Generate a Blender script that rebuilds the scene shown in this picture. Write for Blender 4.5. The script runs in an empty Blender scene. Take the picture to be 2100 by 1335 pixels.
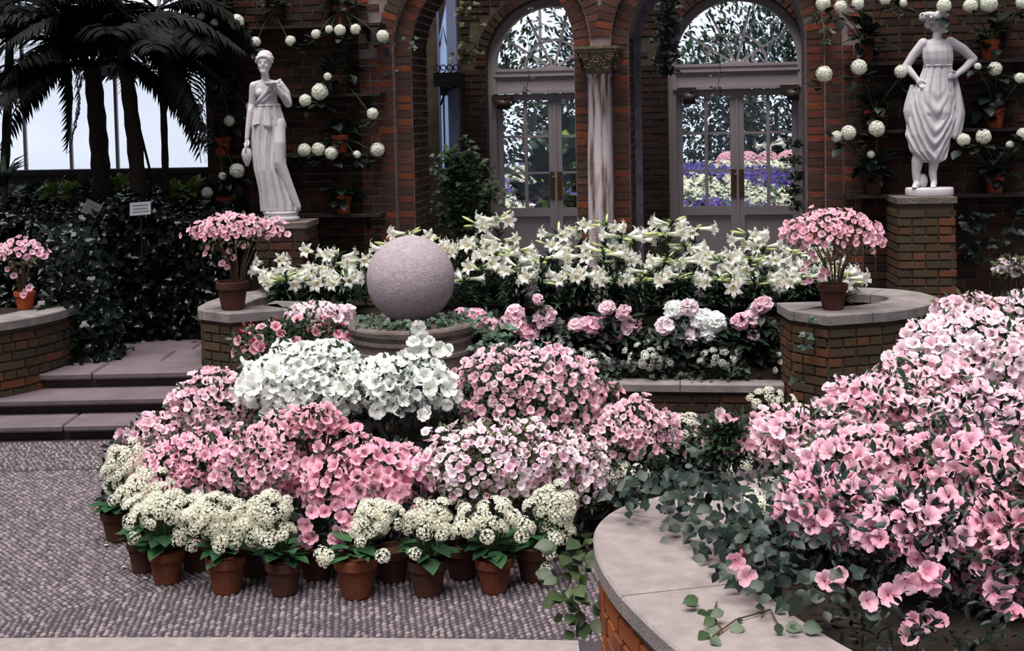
import bpy, bmesh, math, random
import numpy as np
from mathutils import Vector, Matrix, Euler, noise as mnoise

# ------------------------------------------------------------------ camera, sky, sun, exposure
scene = bpy.context.scene
col = scene.collection
F_PX, IMW, IMH = 2700.0, 2100.0, 1335.0
CAM_Z, PITCH, ROLL, HORIZON = 2.35, math.radians(3.0), math.radians(1.2), 230.0
SHIFT_PX = F_PX * math.tan(PITCH) - (IMH / 2 - HORIZON)
CAM_ROT = Matrix.Rotation(math.pi / 2 - PITCH, 3, 'X') @ Matrix.Rotation(-ROLL, 3, 'Z')
CAM_LOC = Vector((0, 0, CAM_Z))
cd = bpy.data.cameras.new('camera'); cam = bpy.data.objects.new('camera', cd); col.objects.link(cam)
cd.sensor_fit = 'HORIZONTAL'; cd.sensor_width = 36.0; cd.lens = 36.0 * F_PX / IMW
cd.shift_y = SHIFT_PX / IMW
cd.clip_end = 200
cam.matrix_world = Matrix.Translation(CAM_LOC) @ CAM_ROT.to_4x4()
scene.camera = cam
cd.dof.use_dof = False

world = bpy.data.worlds.new('sky'); scene.world = world; world.use_nodes = True
bg = world.node_tree.nodes['Background']
bg.inputs[0].default_value = (0.80, 0.86, 1.0, 1); bg.inputs[1].default_value = 0.30
sd = bpy.data.lights.new('sun', 'SUN'); sun = bpy.data.objects.new('sun', sd); col.objects.link(sun)
sd.energy = 5.2; sd.angle = math.radians(48); sd.color = (1.0, 0.965, 0.93)
sun.rotation_euler = Euler((math.radians(14), math.radians(-8), 0))
sun.location = (0, 4, 12)
vs = scene.view_settings
vs.view_transform = 'Standard'; vs.look = 'None'; vs.gamma = 1.0; vs.use_curve_mapping = False; vs.exposure = 0.25

# ------------------------------------------------------------------ helpers: measuring
def ray(x, y):
    v = Vector(((x - IMW / 2) / F_PX, (-(y - IMH / 2) + SHIFT_PX) / F_PX, -1.0))
    return CAM_ROT @ v
def at(x, y, Y):
    d = ray(x, y); return CAM_LOC + d * (Y / d.y)
def onz(x, y, z):
    d = ray(x, y); return CAM_LOC + d * ((z - CAM_Z) / d.z)
def ppm(Y): return F_PX / Y
YAW = math.radians(9.0)
U2 = Vector((math.cos(YAW), -math.sin(YAW), 0)); N2 = Vector((math.sin(YAW), math.cos(YAW), 0))
W_O = Vector((0.80, 12.0, 0.0))
def W(s, t, z): return W_O + U2 * s + N2 * t + Vector((0, 0, z))
def onwall(x, y, t=0.0):
    d = ray(x, y); o = W_O + N2 * t
    k = (o - CAM_LOC).dot(N2) / d.dot(N2)
    p = CAM_LOC + d * k
    return (p - o).dot(U2), p.z
def proj(p):
    q = CAM_ROT.transposed() @ (Vector(p) - CAM_LOC)
    return (IMW / 2 + F_PX * q.x / -q.z, IMH / 2 - (F_PX * q.y / -q.z - SHIFT_PX))
WALLM = Matrix.Translation(W_O) @ Matrix.Rotation(-YAW, 4, 'Z')
Z_LAND = 0.36
rng = np.random.default_rng(7); random.seed(7)

def lin(r, g, b):
    f = lambda c: (c / 255 / 12.92) if c / 255 <= 0.04045 else ((c / 255 + 0.055) / 1.055) ** 2.4
    return (f(r), f(g), f(b), 1.0)

# ------------------------------------------------------------------ helpers: materials
def material(name, color=(1, 1, 1, 1), rough=0.8, attr=False, spec=0.3, var=0.0, vscale=8.0, bump=0.0, bscale=40.0, trans=0.0, emit=0.0, dark=None, metal=0.0, detail=6.0):
    m = bpy.data.materials.new(name); m.use_nodes = True
    nt = m.node_tree; N = nt.nodes; L = nt.links
    p = N['Principled BSDF']; out = N['Material Output']
    p.inputs['Roughness'].default_value = rough
    p.inputs['Specular IOR Level'].default_value = spec
    p.inputs['Metallic'].default_value = metal
    src = None
    if attr:
        a = N.new('ShaderNodeAttribute'); a.attribute_name = 'col'; src = a.outputs['Color']
    else:
        r = N.new('ShaderNodeRGB'); r.outputs[0].default_value = color; src = r.outputs[0]
    if var > 0:
        tc = N.new('ShaderNodeTexCoord'); nz = N.new('ShaderNodeTexNoise')
        nz.inputs['Scale'].default_value = vscale; nz.inputs['Detail'].default_value = detail
        L.new(tc.outputs['Object'], nz.inputs['Vector'])
        ramp = N.new('ShaderNodeValToRGB'); ramp.color_ramp.elements[0].position = 0.33; ramp.color_ramp.elements[1].position = 0.68
        L.new(nz.outputs['Fac'], ramp.inputs['Fac'])
        mx = N.new('ShaderNodeMix'); mx.data_type = 'RGBA'; mx.blend_type = 'MIX'
        mul = N.new('ShaderNodeMix'); mul.data_type = 'RGBA'; mul.blend_type = 'MULTIPLY'; mul.inputs['Factor'].default_value = 1.0
        d = dark if dark else (1 - var, 1 - var, 1 - var, 1)
        L.new(src, mul.inputs['A']); mul.inputs['B'].default_value = d
        L.new(ramp.outputs['Color'], mx.inputs['Factor']); L.new(mul.outputs['Result'], mx.inputs['A']); L.new(src, mx.inputs['B'])
        src = mx.outputs['Result']
    L.new(src, p.inputs['Base Color'])
    if bump > 0:
        tc = N.new('ShaderNodeTexCoord'); nb = N.new('ShaderNodeTexNoise'); nb.inputs['Scale'].default_value = bscale; nb.inputs['Detail'].default_value = 8
        L.new(tc.outputs['Object'], nb.inputs['Vector'])
        bn = N.new('ShaderNodeBump'); bn.inputs['Strength'].default_value = bump; bn.inputs['Distance'].default_value = 0.02
        L.new(nb.outputs['Fac'], bn.inputs['Height']); L.new(bn.outputs['Normal'], p.inputs['Normal'])
    if trans > 0:
        t = N.new('ShaderNodeBsdfTranslucent'); L.new(src, t.inputs['Color'])
        mixs = N.new('ShaderNodeMixShader'); mixs.inputs[0].default_value = trans
        L.new(p.outputs[0], mixs.inputs[1]); L.new(t.outputs[0], mixs.inputs[2]); L.new(mixs.outputs[0], out.inputs['Surface'])
    if emit > 0:
        L.new(src, p.inputs['Emission Color']); p.inputs['Emission Strength'].default_value = emit
    return m

M = {}
M['petal'] = material('petal', attr=True, rough=0.65, spec=0.15, trans=0.42)
M['leaf'] = material('leaf', attr=True, rough=0.42, spec=0.35, trans=0.12)
M['leaf_dark'] = material('leaf_dark', attr=True, rough=0.4, spec=0.25, trans=0.05)
M['hedge_leaf'] = material('hedge_leaf', attr=True, rough=0.16, spec=0.2)
M['brick'] = material('brick', attr=True, rough=0.92, spec=0.15, var=0.35, vscale=30, bump=0.5, bscale=60)
M['mortar'] = material('mortar', lin(142, 128, 124), rough=0.95, spec=0.1, var=0.45, vscale=9, bump=0.4, bscale=80)
M['mortar_dark'] = material('mortar_dark', lin(88, 79, 68), rough=0.95, spec=0.1, var=0.4, vscale=7, bump=0.4, bscale=80)
M['coping'] = material('coping_stone', lin(152, 140, 138), rough=0.85, spec=0.2, var=0.22, vscale=14, bump=0.35, bscale=120)
M['coping_dark'] = material('weathered_coping', lin(138, 129, 128), rough=0.85, spec=0.2, var=0.35, vscale=8, bump=0.35, bscale=90)
M['flag'] = material('flagstone', lin(106, 93, 98), rough=0.75, spec=0.3, var=0.25, vscale=4, bump=0.25, bscale=30)
M['riser'] = material('riser_stone', lin(70, 58, 58), rough=0.85, var=0.3, vscale=8, bump=0.3)
M['pebble'] = material('pebble', attr=True, rough=0.55, spec=0.4)
M['grout'] = material('pebble_mortar', lin(68, 58, 64), rough=0.9, var=0.3, vscale=5, bump=0.4, bscale=120)
M['marble'] = material('marble', lin(200, 194, 198), rough=0.6, spec=0.3, var=0.14, vscale=9, bump=0.06, bscale=60)
M['sphere'] = material('carved_stone', lin(170, 156, 162), rough=0.9, spec=0.15, var=0.24, vscale=40, bump=0.35, bscale=90)
M['drum'] = material('drum_stone', lin(116, 104, 100), rough=0.9, spec=0.15, var=0.4, vscale=9, bump=0.5, bscale=50)
M['terracotta'] = material('terracotta', lin(116, 66, 46), rough=0.85, spec=0.2, var=0.35, vscale=11, bump=0.15, bscale=90)
M['terracotta_old'] = material('old_terracotta', lin(86, 54, 44), rough=0.88, spec=0.2, var=0.4, vscale=9, bump=0.15, bscale=90)
M['terracotta_bright'] = material('orange_terracotta', lin(176, 84, 52), rough=0.85, spec=0.2, var=0.3, vscale=12, bump=0.1, bscale=90)
M['soil'] = material('soil', lin(44, 34, 28), rough=1.0, var=0.5, vscale=20, bump=0.8, bscale=60)
M['stem'] = material('stem', lin(82, 66, 48), rough=0.9, var=0.3, vscale=30)
M['stem_green'] = material('green_stem', lin(48, 64, 36), rough=0.7)
M['paint'] = material('grey_paint', lin(158, 147, 150), rough=0.55, spec=0.35, var=0.1, vscale=3)
M['paint_blue'] = material('blue_grey_paint', lin(120, 128, 160), rough=0.55, var=0.1, vscale=3)
M['wood_dark'] = material('dark_shelf_wood', lin(44, 34, 32), rough=0.8, var=0.3, vscale=14)
M['bronze'] = material('dark_bronze', lin(52, 36, 34), rough=0.5, spec=0.4, var=0.2, vscale=20)
M['brass'] = material('tarnished_brass', lin(96, 74, 52), rough=0.45, metal=0.6)
M['iron'] = material('black_iron', lin(30, 28, 34), rough=0.5, metal=0.3)
M['plaster'] = material('loggia_plaster', lin(110, 98, 96), rough=0.95, var=0.2, vscale=3)
M['bark'] = material('bark', lin(46, 36, 30), rough=0.95, var=0.5, vscale=12, bump=0.8, bscale=30)
M['frond'] = material('frond', attr=True, rough=0.6, spec=0.12, trans=0.05)
M['sill'] = material('sill_stone', lin(58, 54, 58), rough=0.8, var=0.2, vscale=6)
M['metal_label'] = material('zinc_label', lin(150, 146, 156), rough=0.5, spec=0.4)
M['label_dark'] = material('dark_label', lin(74, 68, 72), rough=0.5, spec=0.4)
M['ink'] = material('label_ink', lin(60, 56, 60), rough=0.7)
M['lawn'] = material('garden_earth', lin(58, 62, 44), rough=1.0, var=0.4, vscale=6)
M['glazing'] = material('whitewashed_glass', lin(214, 222, 238), rough=0.7, var=0.10, vscale=1.2, emit=0.95)
M['pane_blue'] = material('sky_lit_pane', lin(150, 172, 214), rough=0.4, emit=0.42)
def column_mat():
    m = material('veined_marble', lin(186, 170, 172), rough=0.7, spec=0.25, bump=0.15, bscale=60)
    nt = m.node_tree; N = nt.nodes; L = nt.links; p = N['Principled BSDF']
    tc = N.new('ShaderNodeTexCoord'); mp = N.new('ShaderNodeMapping'); mp.inputs['Scale'].default_value = (9, 9, 0.9); mp.inputs['Rotation'].default_value = (0.25, 0.3, 0)
    nz = N.new('ShaderNodeTexNoise'); nz.inputs['Scale'].default_value = 2.4; nz.inputs['Detail'].default_value = 9
    r = N.new('ShaderNodeValToRGB'); e = r.color_ramp.elements
    e[0].position = 0.36; e[0].color = lin(96, 78, 66); e[1].position = 0.56; e[1].color = lin(194, 180, 184)
    L.new(tc.outputs['Object'], mp.inputs[0]); L.new(mp.outputs[0], nz.inputs['Vector']); L.new(nz.outputs['Fac'], r.inputs[0]); L.new(r.outputs[0], p.inputs['Base Color'])
    return m
M['column'] = column_mat()
M['capital'] = material('carved_capital', lin(120, 106, 88), rough=0.9, var=0.55, vscale=26, bump=0.6, bscale=60)
def glass_mat():
    m = bpy.data.materials.new('window_glass'); m.use_nodes = True
    N = m.node_tree.nodes; L = m.node_tree.links; N.remove(N['Principled BSDF'])
    g = N.new('ShaderNodeBsdfGlossy'); g.inputs['Roughness'].default_value = 0.03; g.inputs['Color'].default_value = (0.8, 0.85, 1, 1)
    t = N.new('ShaderNodeBsdfTransparent'); t.inputs['Color'].default_value = (0.93, 0.95, 0.97, 1)
    f = N.new('ShaderNodeFresnel'); f.inputs['IOR'].default_value = 1.45
    mx = N.new('ShaderNodeMixShader'); L.new(f.outputs[0], mx.inputs[0]); L.new(t.outputs[0], mx.inputs[1]); L.new(g.outputs[0], mx.inputs[2])
    L.new(mx.outputs[0], N['Material Output'].inputs['Surface']); return m
M['glass'] = glass_mat()

# ------------------------------------------------------------------ helpers: meshes
class MB:
    def __init__(s): s.V = []; s.F = []; s.C = []; s.n = 0
    def add(s, V, F, c=None):
        V = np.asarray(V, float).reshape(-1, 3)
        if isinstance(F, np.ndarray): s.F.append(F + s.n)
        else:
            d = {}
            for f in F: d.setdefault(len(f), []).append(f)
            for k in d: s.F.append(np.asarray(d[k], int) + s.n)
        if c is None: c = (1, 1, 1, 1)
        c = np.asarray(c, float)
        s.C.append(np.broadcast_to(c, (len(V), 4)) if c.ndim == 1 else c)
        s.V.append(V); s.n += len(V); return s
    def box(s, x0, x1, y0, y1, z0, z1, c=None):
        V = [(x, y, z) for z in (z0, z1) for y in (y0, y1) for x in (x0, x1)]
        return s.add(V, [(0, 2, 3, 1), (4, 5, 7, 6), (0, 1, 5, 4), (2, 6, 7, 3), (0, 4, 6, 2), (1, 3, 7, 5)], c)
    def obox(s, cx, cy, cz, ax, ay, az, hx, hy, hz, c=None):
        o = np.array((cx, cy, cz)); ax = np.array(ax); ay = np.array(ay); az = np.array(az)
        V = [o + ax * hx * i + ay * hy * j + az * hz * k for k in (-1, 1) for j in (-1, 1) for i in (-1, 1)]
        return s.add(V, [(0, 2, 3, 1), (4, 5, 7, 6), (0, 1, 5, 4), (2, 6, 7, 3), (0, 4, 6, 2), (1, 3, 7, 5)], c)
    def lathe(s, prof, seg=24, c=None, o=(0, 0, 0), cap=True):
        V = []; Fq = []
        for r, z in prof:
            for k in range(seg):
                a = 2 * math.pi * k / seg; V.append((o[0] + r * math.cos(a), o[1] + r * math.sin(a), o[2] + z))
        for i in range(len(prof) - 1):
            for k in range(seg):
                a = i * seg + k; b = i * seg + (k + 1) % seg; Fq.append((a, b, b + seg, a + seg))
        if cap: Fq.append(tuple(reversed(range(seg)))); Fq.append(tuple(range((len(prof) - 1) * seg, len(prof) * seg)))
        return s.add(V, Fq, c)
    def tube(s, pts, rad, seg=6, c=None):
        pts = [Vector(p) for p in pts]; V = []; Fq = []
        if not hasattr(rad, '__len__'): rad = [rad] * len(pts)
        ref = Vector((0, 0, 1)) if abs((pts[-1] - pts[0]).normalized().z) < 0.9 else Vector((1, 0, 0))
        for i, p in enumerate(pts):
            d = (pts[min(i + 1, len(pts) - 1)] - pts[max(i - 1, 0)]).normalized()
            x = d.cross(ref).normalized(); y = x.cross(d)
            for k in range(seg):
                a = 2 * math.pi * k / seg; V.append(p + (x * math.cos(a) + y * math.sin(a)) * rad[i])
        for i in range(len(pts) - 1):
            for k in range(seg):
                a = i * seg + k; b = i * seg + (k + 1) % seg; Fq.append((a, b, b + seg, a + seg))
        Fq.append(tuple(reversed(range(seg)))); Fq.append(tuple(range((len(pts) - 1) * seg, len(pts) * seg)))
        return s.add([tuple(v) for v in V], Fq, c)
    def mesh(s, name, mat, smooth=False):
        V = np.concatenate(s.V); C = np.concatenate(s.C)
        me = bpy.data.meshes.new(name)
        idx = np.concatenate([f.ravel() for f in s.F]); tot = np.concatenate([np.full(len(f), f.shape[1]) for f in s.F])
        st = np.concatenate([[0], np.cumsum(tot)[:-1]])
        me.vertices.add(len(V)); me.vertices.foreach_set('co', V.ravel().astype(np.float32))
        me.loops.add(len(idx)); me.loops.foreach_set('vertex_index', idx.astype(np.int32))
        me.polygons.add(len(tot)); me.polygons.foreach_set('loop_start', st.astype(np.int32))
        me.update(calc_edges=True)
        me.polygons.foreach_set('use_smooth', np.full(len(tot), bool(smooth)))
        a = me.color_attributes.new('col', 'FLOAT_COLOR', 'POINT'); a.data.foreach_set('color', C.ravel().astype(np.float32))
        for m in (mat if isinstance(mat, (list, tuple)) else [mat]): me.materials.append(m)
        return me
    def obj(s, name, mat, parent=None, smooth=False, mw=None, **pr):
        return link(name, s.mesh(name, mat, smooth), parent, mw, **pr)
def link(name, me, parent=None, mw=None, **pr):
    o = bpy.data.objects.new(name, me); col.objects.link(o)
    if parent is not None: o.parent = parent
    if mw is not None: o.matrix_basis = mw
    for k, v in pr.items(): o[k] = v
    return o
def thing(name, loc, label, category, group=None, rz=0.0):
    o = bpy.data.objects.new(name, None); col.objects.link(o); o.location = loc; o.rotation_euler = (0, 0, rz); o.empty_display_size = 0.1
    o['label'] = label; o['category'] = category
    if group: o['group'] = group
    return o
def structure(o, label, category):
    o['kind'] = 'structure'; o['label'] = label; o['category'] = category; return o
def shade_flat_by_angle(o): pass

def norm(a):
    a = np.asarray(a, float); return a / np.maximum(np.linalg.norm(a, axis=-1, keepdims=True), 1e-9)
def frames(ydir, zdir):
    y = norm(ydir); x = norm(np.cross(y, zdir)); z = np.cross(x, y)
    return np.stack([x, y, z], axis=1)           # rows x,y,z
def scatter(mb, tmpl, pos, ydir, zdir, size, colr):
    """copies template (V,{k:F},shade) with y along ydir, z along zdir"""
    TV, TF, TS = tmpl; pos = np.asarray(pos, float); n = len(pos)
    if n == 0: return
    R = frames(ydir, zdir); size = np.broadcast_to(np.asarray(size, float), (n,))
    V = np.einsum('vk,nkj->nvj', TV, R) * size[:, None, None] + pos[:, None, :]
    colr = np.asarray(colr, float)
    if colr.ndim == 1: colr = np.broadcast_to(colr, (n, 4))
    C = colr[:, None, :] * TS[None, :, :]
    base = mb.n; m = len(TV)
    mb.V.append(V.reshape(-1, 3)); mb.C.append(C.reshape(-1, 4)); mb.n += n * m
    for f in TF.values():
        mb.F.append((f[None] + (np.arange(n) * m)[:, None, None]).reshape(-1, f.shape[1]) + base)
def template(V, F, shade=None):
    d = {}
    for f in F: d.setdefault(len(f), []).append(f)
    V = np.asarray(V, float); S = np.ones((len(V), 4)) if shade is None else np.asarray(shade, float)
    return V, {k: np.asarray(v, int) for k, v in d.items()}, S
# leaves: base at origin, along +y, upper side +z
T_LEAF = template([(0, 0, 0), (.17, .25, .04), (.20, .6, .03), (0, 1, -.06), (-.20, .6, .03), (-.17, .25, .04), (0, .45, 0)], [(0, 1, 6), (1, 2, 6), (2, 3, 6), (3, 4, 6), (4, 5, 6), (5, 0, 6)])
T_BROAD = template([(0, 0, 0), (.30, .22, .05), (.40, .5, .06), (.24, .8, .0), (0, 1.05, -.12), (-.24, .8, .0), (-.40, .5, .06), (-.30, .22, .05), (0, .3, 0), (0, .7, -.03)],
                   [(0, 1, 8), (1, 2, 9, 8), (2, 3, 9), (3, 4, 9), (4, 5, 9), (5, 6, 9), (6, 7, 8, 9), (7, 0, 8)])
T_IVY = template([(0, 0, 0), (.34, -.12, .03), (.5, .28, .05), (.3, .45, .04), (0, 1, -.08), (-.3, .45, .04), (-.5, .28, .05), (-.34, -.12, .03), (0, .4, -.02)],
                 [(0, 1, 8), (1, 2, 8), (2, 3, 8), (3, 4, 8), (4, 5, 8), (5, 6, 8), (6, 7, 8), (7, 0, 8)])
T_BLADE = template([(.03, 0, 0), (.075, .35, .16), (.05, .7, .18), (0, 1, .02), (-.05, .7, .18), (-.075, .35, .16), (-.03, 0, 0)],
                   [(0, 1, 5, 6), (1, 2, 4, 5), (2, 3, 4)])
T_FLORET = template([(0, 0, -.1), (.35, .12, 0), (.42, .5, .12), (.12, .35, .0), (-.12, .35, 0), (-.42, .5, .12), (-.35, .12, 0), (-.5, -.3, .12), (-.2, -.3, 0), (0, -.6, .12), (.2, -.3, 0), (.5, -.3, .12)],
                    [(0, 1, 2, 3), (0, 4, 5, 6), (0, 6, 7, 8), (0, 8, 9, 10), (0, 10, 11, 1)],
                    [(.92, .92, .72, 1)] + [(1, 1, 1, 1)] * 11)
def hyd_floret():
    V = [(0, 0, 0)]; F = []
    for k in range(4):
        a = k * math.pi / 2; ca, sa = math.cos(a), math.sin(a)
        for (x, y, z) in ((.38, .30, .12), (0, .75, .02), (-.38, .30, .12)):
            V.append((x * ca - y * sa, x * sa + y * ca, z))
        F.append((0, 1 + 3 * k, 2 + 3 * k, 3 + 3 * k))
    return template(V, F)
T_HYD = hyd_floret()

def azalea_blossom(seed, edge, throat, ruffle=0.12, stamens=True, flat=0.0):
    """open funnel of five petals, mouth towards +z, unit radius"""
    r_ = random.Random(seed); mb = MB()
    rad = (.08, .38, .74, 1.0); wid = (.62, .60, .68, .54); zz = (-.62, -.26, -.03, .02 - flat)
    ang0 = r_.random() * 6.28
    for k in range(5):
        a0 = ang0 + k * 2 * math.pi / 5 + r_.uniform(-.08, .08); tilt = r_.uniform(-.12, .10); L = r_.uniform(.9, 1.08); V = []; C = []
        for i in range(4):
            for j in (-1, -.5, 0, .5, 1):
                a = a0 + j * wid[i]; rr = rad[i] * L * (1 - (.05 if i == 3 and j == 0 else 0) - (.10 if i == 3 and abs(j) == 1 else 0))
                z = zz[i] + tilt * rad[i] + (r_.uniform(-ruffle, ruffle) if i > 1 else 0) + .05 * abs(j) * rad[i] * (1 if k % 2 else -.4)
                V.append((rr * math.cos(a), rr * math.sin(a), z))
                t = (0, .5, .92, 1)[i]; up = .75 if (k in (0, 1) and i < 2) else 1
                C.append(tuple(throat[q] * up * (1 - t) + edge[q] * t for q in range(3)) + (1,))
        F = []
        for i in range(3):
            for j in range(4): a = i * 5 + j; F.append((a, a + 1, a + 6, a + 5))
        mb.add(V, F, np.array(C))
    if stamens:
        for k in range(4):
            a = r_.random() * 6.28; t = r_.uniform(.10, .28)
            p1 = (t * math.cos(a), t * math.sin(a), r_.uniform(.05, .22)); n_ = (-math.sin(a) * .018, math.cos(a) * .018, 0)
            mb.add([(n_[0], n_[1], -.5), (-n_[0], -n_[1], -.5), (p1[0] - n_[0], p1[1] - n_[1], p1[2]), (p1[0] + n_[0], p1[1] + n_[1], p1[2])], [(0, 1, 2, 3)], tuple(c * .9 for c in throat[:3]) + (1,))
    return mb
def mixc(a, b, t): return tuple(a[i] * (1 - t) + b[i] * t for i in range(4))
PAL = {  # edge, throat
    'pink': (lin(252, 208, 224), lin(244, 176, 194)),
    'pale': (lin(254, 226, 236), lin(248, 202, 214)),
    'blush': (lin(254, 240, 245), lin(250, 220, 230)),
    'deep': (lin(250, 194, 214), lin(241, 158, 182)),
    'white': (lin(254, 254, 254), lin(240, 246, 230)),
    'rose': (lin(251, 198, 214), lin(241, 160, 174)),
    'striped': (lin(248, 200, 214), lin(218, 84, 110)),
    'mauve': (lin(248, 208, 226), lin(234, 176, 202)),
}
BLOSSOM = {}
for nm, (e, t) in PAL.items():
    BLOSSOM[nm] = [azalea_blossom(hash_ * 31 + len(nm), mixc(e, t, .16 * (hash_ % 3)), t).mesh('blossom_' + nm, M['petal'], True) for hash_ in range(5)]
def bud_mesh(nm, c):
    mb = MB(); mb.lathe([(.02, 0), (.14, .15), (.20, .42), (.13, .8), (.02, 1.05)], 6, c); return mb.mesh('bud_' + nm, M['petal'], True)
BUD = {nm: bud_mesh(nm, t) for nm, (e, t) in PAL.items()}

GREENS = {'mid': lin(44, 62, 40), 'dark': lin(24, 35, 28), 'blue': lin(42, 60, 52), 'bright': lin(116, 140, 60), 'olive': lin(76, 78, 50), 'lily': lin(40, 62, 46), 'black': lin(13, 16, 14)}
def leafcol(n, base, v=.35, seed=None):
    g = rng.uniform(1 - v, 1 + v, (n, 1)); c = np.array(GREENS[base] if isinstance(base, str) else base)[None, :3] * g * (1 + rng.uniform(-.12, .12, (n, 3)))
    return np.concatenate([c, np.ones((n, 1))], 1)
def sph(n, zmin=-1.0):
    i = np.arange(n) + .5; z = 1 - (1 - zmin) * i / n; a = i * 2.399963 + rng.uniform(0, 6.28)
    r = np.sqrt(np.maximum(0, 1 - z * z)); return np.stack([r * np.cos(a), r * np.sin(a), z], 1)
def aim(d, size, spin=None):
    d = Vector(d).normalized(); q = d.to_track_quat('Z', 'Y').to_matrix().to_4x4()
    return q @ Matrix.Rotation(random.uniform(0, 6.28) if spin is None else spin, 4, 'Z') @ Matrix.Diagonal((size, size, size, 1))

def pot_prof(r, h):
    return [(r * .66, 0), (r * .70, .01), (r * .90, h * .72), (r * .90, h * .74), (r * 1.0, h * .75), (r * 1.02, h * .98), (r * .98, h), (r * .88, h), (r * .84, h * .86), (0.001, h * .86)]
POTCACHE = {}
def add_pot(parent, r, h, mat='terracotta', loc=(0, 0, 0)):
    k = (round(r, 3), round(h, 3), mat)
    if k not in POTCACHE:
        mb = MB(); mb.lathe(pot_prof(r, h), 20, cap=False); mb.add([(r * .66 * math.cos(a), r * .66 * math.sin(a), 0) for a in np.linspace(0, 2 * math.pi, 20, endpoint=False)], [tuple(reversed(range(20)))])
        POTCACHE[k] = mb.mesh('pot', M[mat])
        for p in POTCACHE[k].polygons: p.use_smooth = False
    return link('pot', POTCACHE[k], parent, Matrix.Translation(loc))

# ------------------------------------------------------------------ bricks and copings
T_BRICK_F = [(0, 1, 5, 4), (4, 5, 7, 6), (0, 4, 6, 2), (1, 3, 7, 5), (0, 2, 3, 1), (2, 6, 7, 3)]
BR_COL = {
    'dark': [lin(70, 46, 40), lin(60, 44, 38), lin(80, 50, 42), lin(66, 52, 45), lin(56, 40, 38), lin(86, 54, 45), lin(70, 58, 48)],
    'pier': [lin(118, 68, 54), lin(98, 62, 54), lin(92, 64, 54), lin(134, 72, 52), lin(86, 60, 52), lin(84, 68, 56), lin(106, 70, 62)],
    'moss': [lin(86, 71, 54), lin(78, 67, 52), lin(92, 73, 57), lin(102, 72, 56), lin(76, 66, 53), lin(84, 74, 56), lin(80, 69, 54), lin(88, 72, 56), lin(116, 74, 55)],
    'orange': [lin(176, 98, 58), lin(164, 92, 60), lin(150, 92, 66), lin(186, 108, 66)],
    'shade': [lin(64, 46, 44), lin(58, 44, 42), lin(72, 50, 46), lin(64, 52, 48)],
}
BRMESH = {}
def unit_brick(pal, i):
    """box from -.5..+.5 in x and z, front at y=-.5, slightly worn corners"""
    k = (pal, i)
    if k not in BRMESH:
        r_ = random.Random(i * 7 + len(pal)); mb = MB(); j = lambda: r_.uniform(-.02, .02)
        V = []
        for (y, ins) in ((.5, 0.0), (-.3, 0.0), (-.5, .035)):
            for (x, z) in ((-1, -1), (1, -1), (1, 1), (-1, 1)):
                V.append((x * (.5 - ins * .5) + (j() if y < 0 else 0) * .4, y, z * (.5 - ins * 1.6) + (j() if y < 0 else 0)))
        F = [(8, 9, 10, 11)]
        for a in (0, 4):
            for q in range(4): F.append((a + q, a + (q + 1) % 4, a + 4 + (q + 1) % 4, a + 4 + q))
        mb.add(V, F, BR_COL[pal][i % len(BR_COL[pal])]); BRMESH[k] = (mb, mb.mesh('brick', M['brick']))
    return BRMESH[k]
def lay_bricks(bricks, parent, pal, seen=None, limit=290, inv=None, stuffname='brick_rest', label=None):
    """bricks: list of (center Vector, xdir Vector, length, height, depth, pal or None)"""
    sc = []
    for b in bricks:
        vis = 1.0
        if seen: vis = seen(b)
        sc.append(vis + random.random() * .05)
    order = sorted(range(len(bricks)), key=lambda i: -sc[i]); rest = MB(); nrest = 0
    for rank, i in enumerate(order):
        c, xd, ln, ht, dp, p = bricks[i][:6]; p = p or pal
        zd = bricks[i][6] if len(bricks[i]) > 6 else Vector((0, 0, 1))
        k = random.randrange(len(BR_COL[p]) * 2); mb, me = unit_brick(p, k)
        yd = zd.cross(xd)
        R = Matrix(((xd.x, yd.x, zd.x), (xd.y, yd.y, zd.y), (xd.z, yd.z, zd.z))).to_4x4()
        mw = Matrix.Translation(c + yd * random.uniform(-.004, .004)) @ R @ Matrix.Rotation(random.uniform(-.012, .012), 4, 'Y') @ Matrix.Diagonal((ln, dp, ht, 1))
        if inv: mw = inv @ mw
        if rank < limit: link('brick', me, parent, mw)
        else:
            A = np.array(mw); V = mb.V[0] @ A[:3, :3].T + A[:3, 3]; rest.add(V, mb.F[0], mb.C[0])
            for f in mb.F[1:]: rest.F.append(f + rest.n - len(V))
            nrest += 1
    if nrest: rest.obj(stuffname, M['brick'], parent, kind='stuff')
def path_len(P): return [0] + list(np.cumsum([(P[i + 1] - P[i]).length for i in range(len(P) - 1)]))
def path_at(P, L, d):
    d = min(max(d, 0), L[-1] - 1e-6)
    for i in range(len(P) - 1):
        if d <= L[i + 1]:
            t = (d - L[i]) / max(L[i + 1] - L[i], 1e-9); return P[i].lerp(P[i + 1], t), (P[i + 1] - P[i]).normalized()
    return P[-1], (P[-1] - P[-2]).normalized()
def smooth_path(P, n=60):
    P = [Vector((p[0], p[1], 0)) for p in P]; out = []
    for i in range(len(P) - 1):
        p0 = P[max(i - 1, 0)]; p1 = P[i]; p2 = P[i + 1]; p3 = P[min(i + 2, len(P) - 1)]
        for k in range(8):
            t = k / 8; out.append(.5 * ((2 * p1) + (p2 - p0) * t + (2 * p0 - 5 * p1 + 4 * p2 - p3) * t * t + (3 * p1 - p0 - 3 * p2 + p3) * t ** 3))
    out.append(P[-1]); return out
def split_corners(P):
    out = [[P[0]]]
    for i in range(1, len(P)):
        out[-1].append(P[i])
        if i < len(P) - 1 and (P[i] - P[i - 1]).angle(P[i + 1] - P[i]) > .3: out.append([P[i]])
    return out
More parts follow.
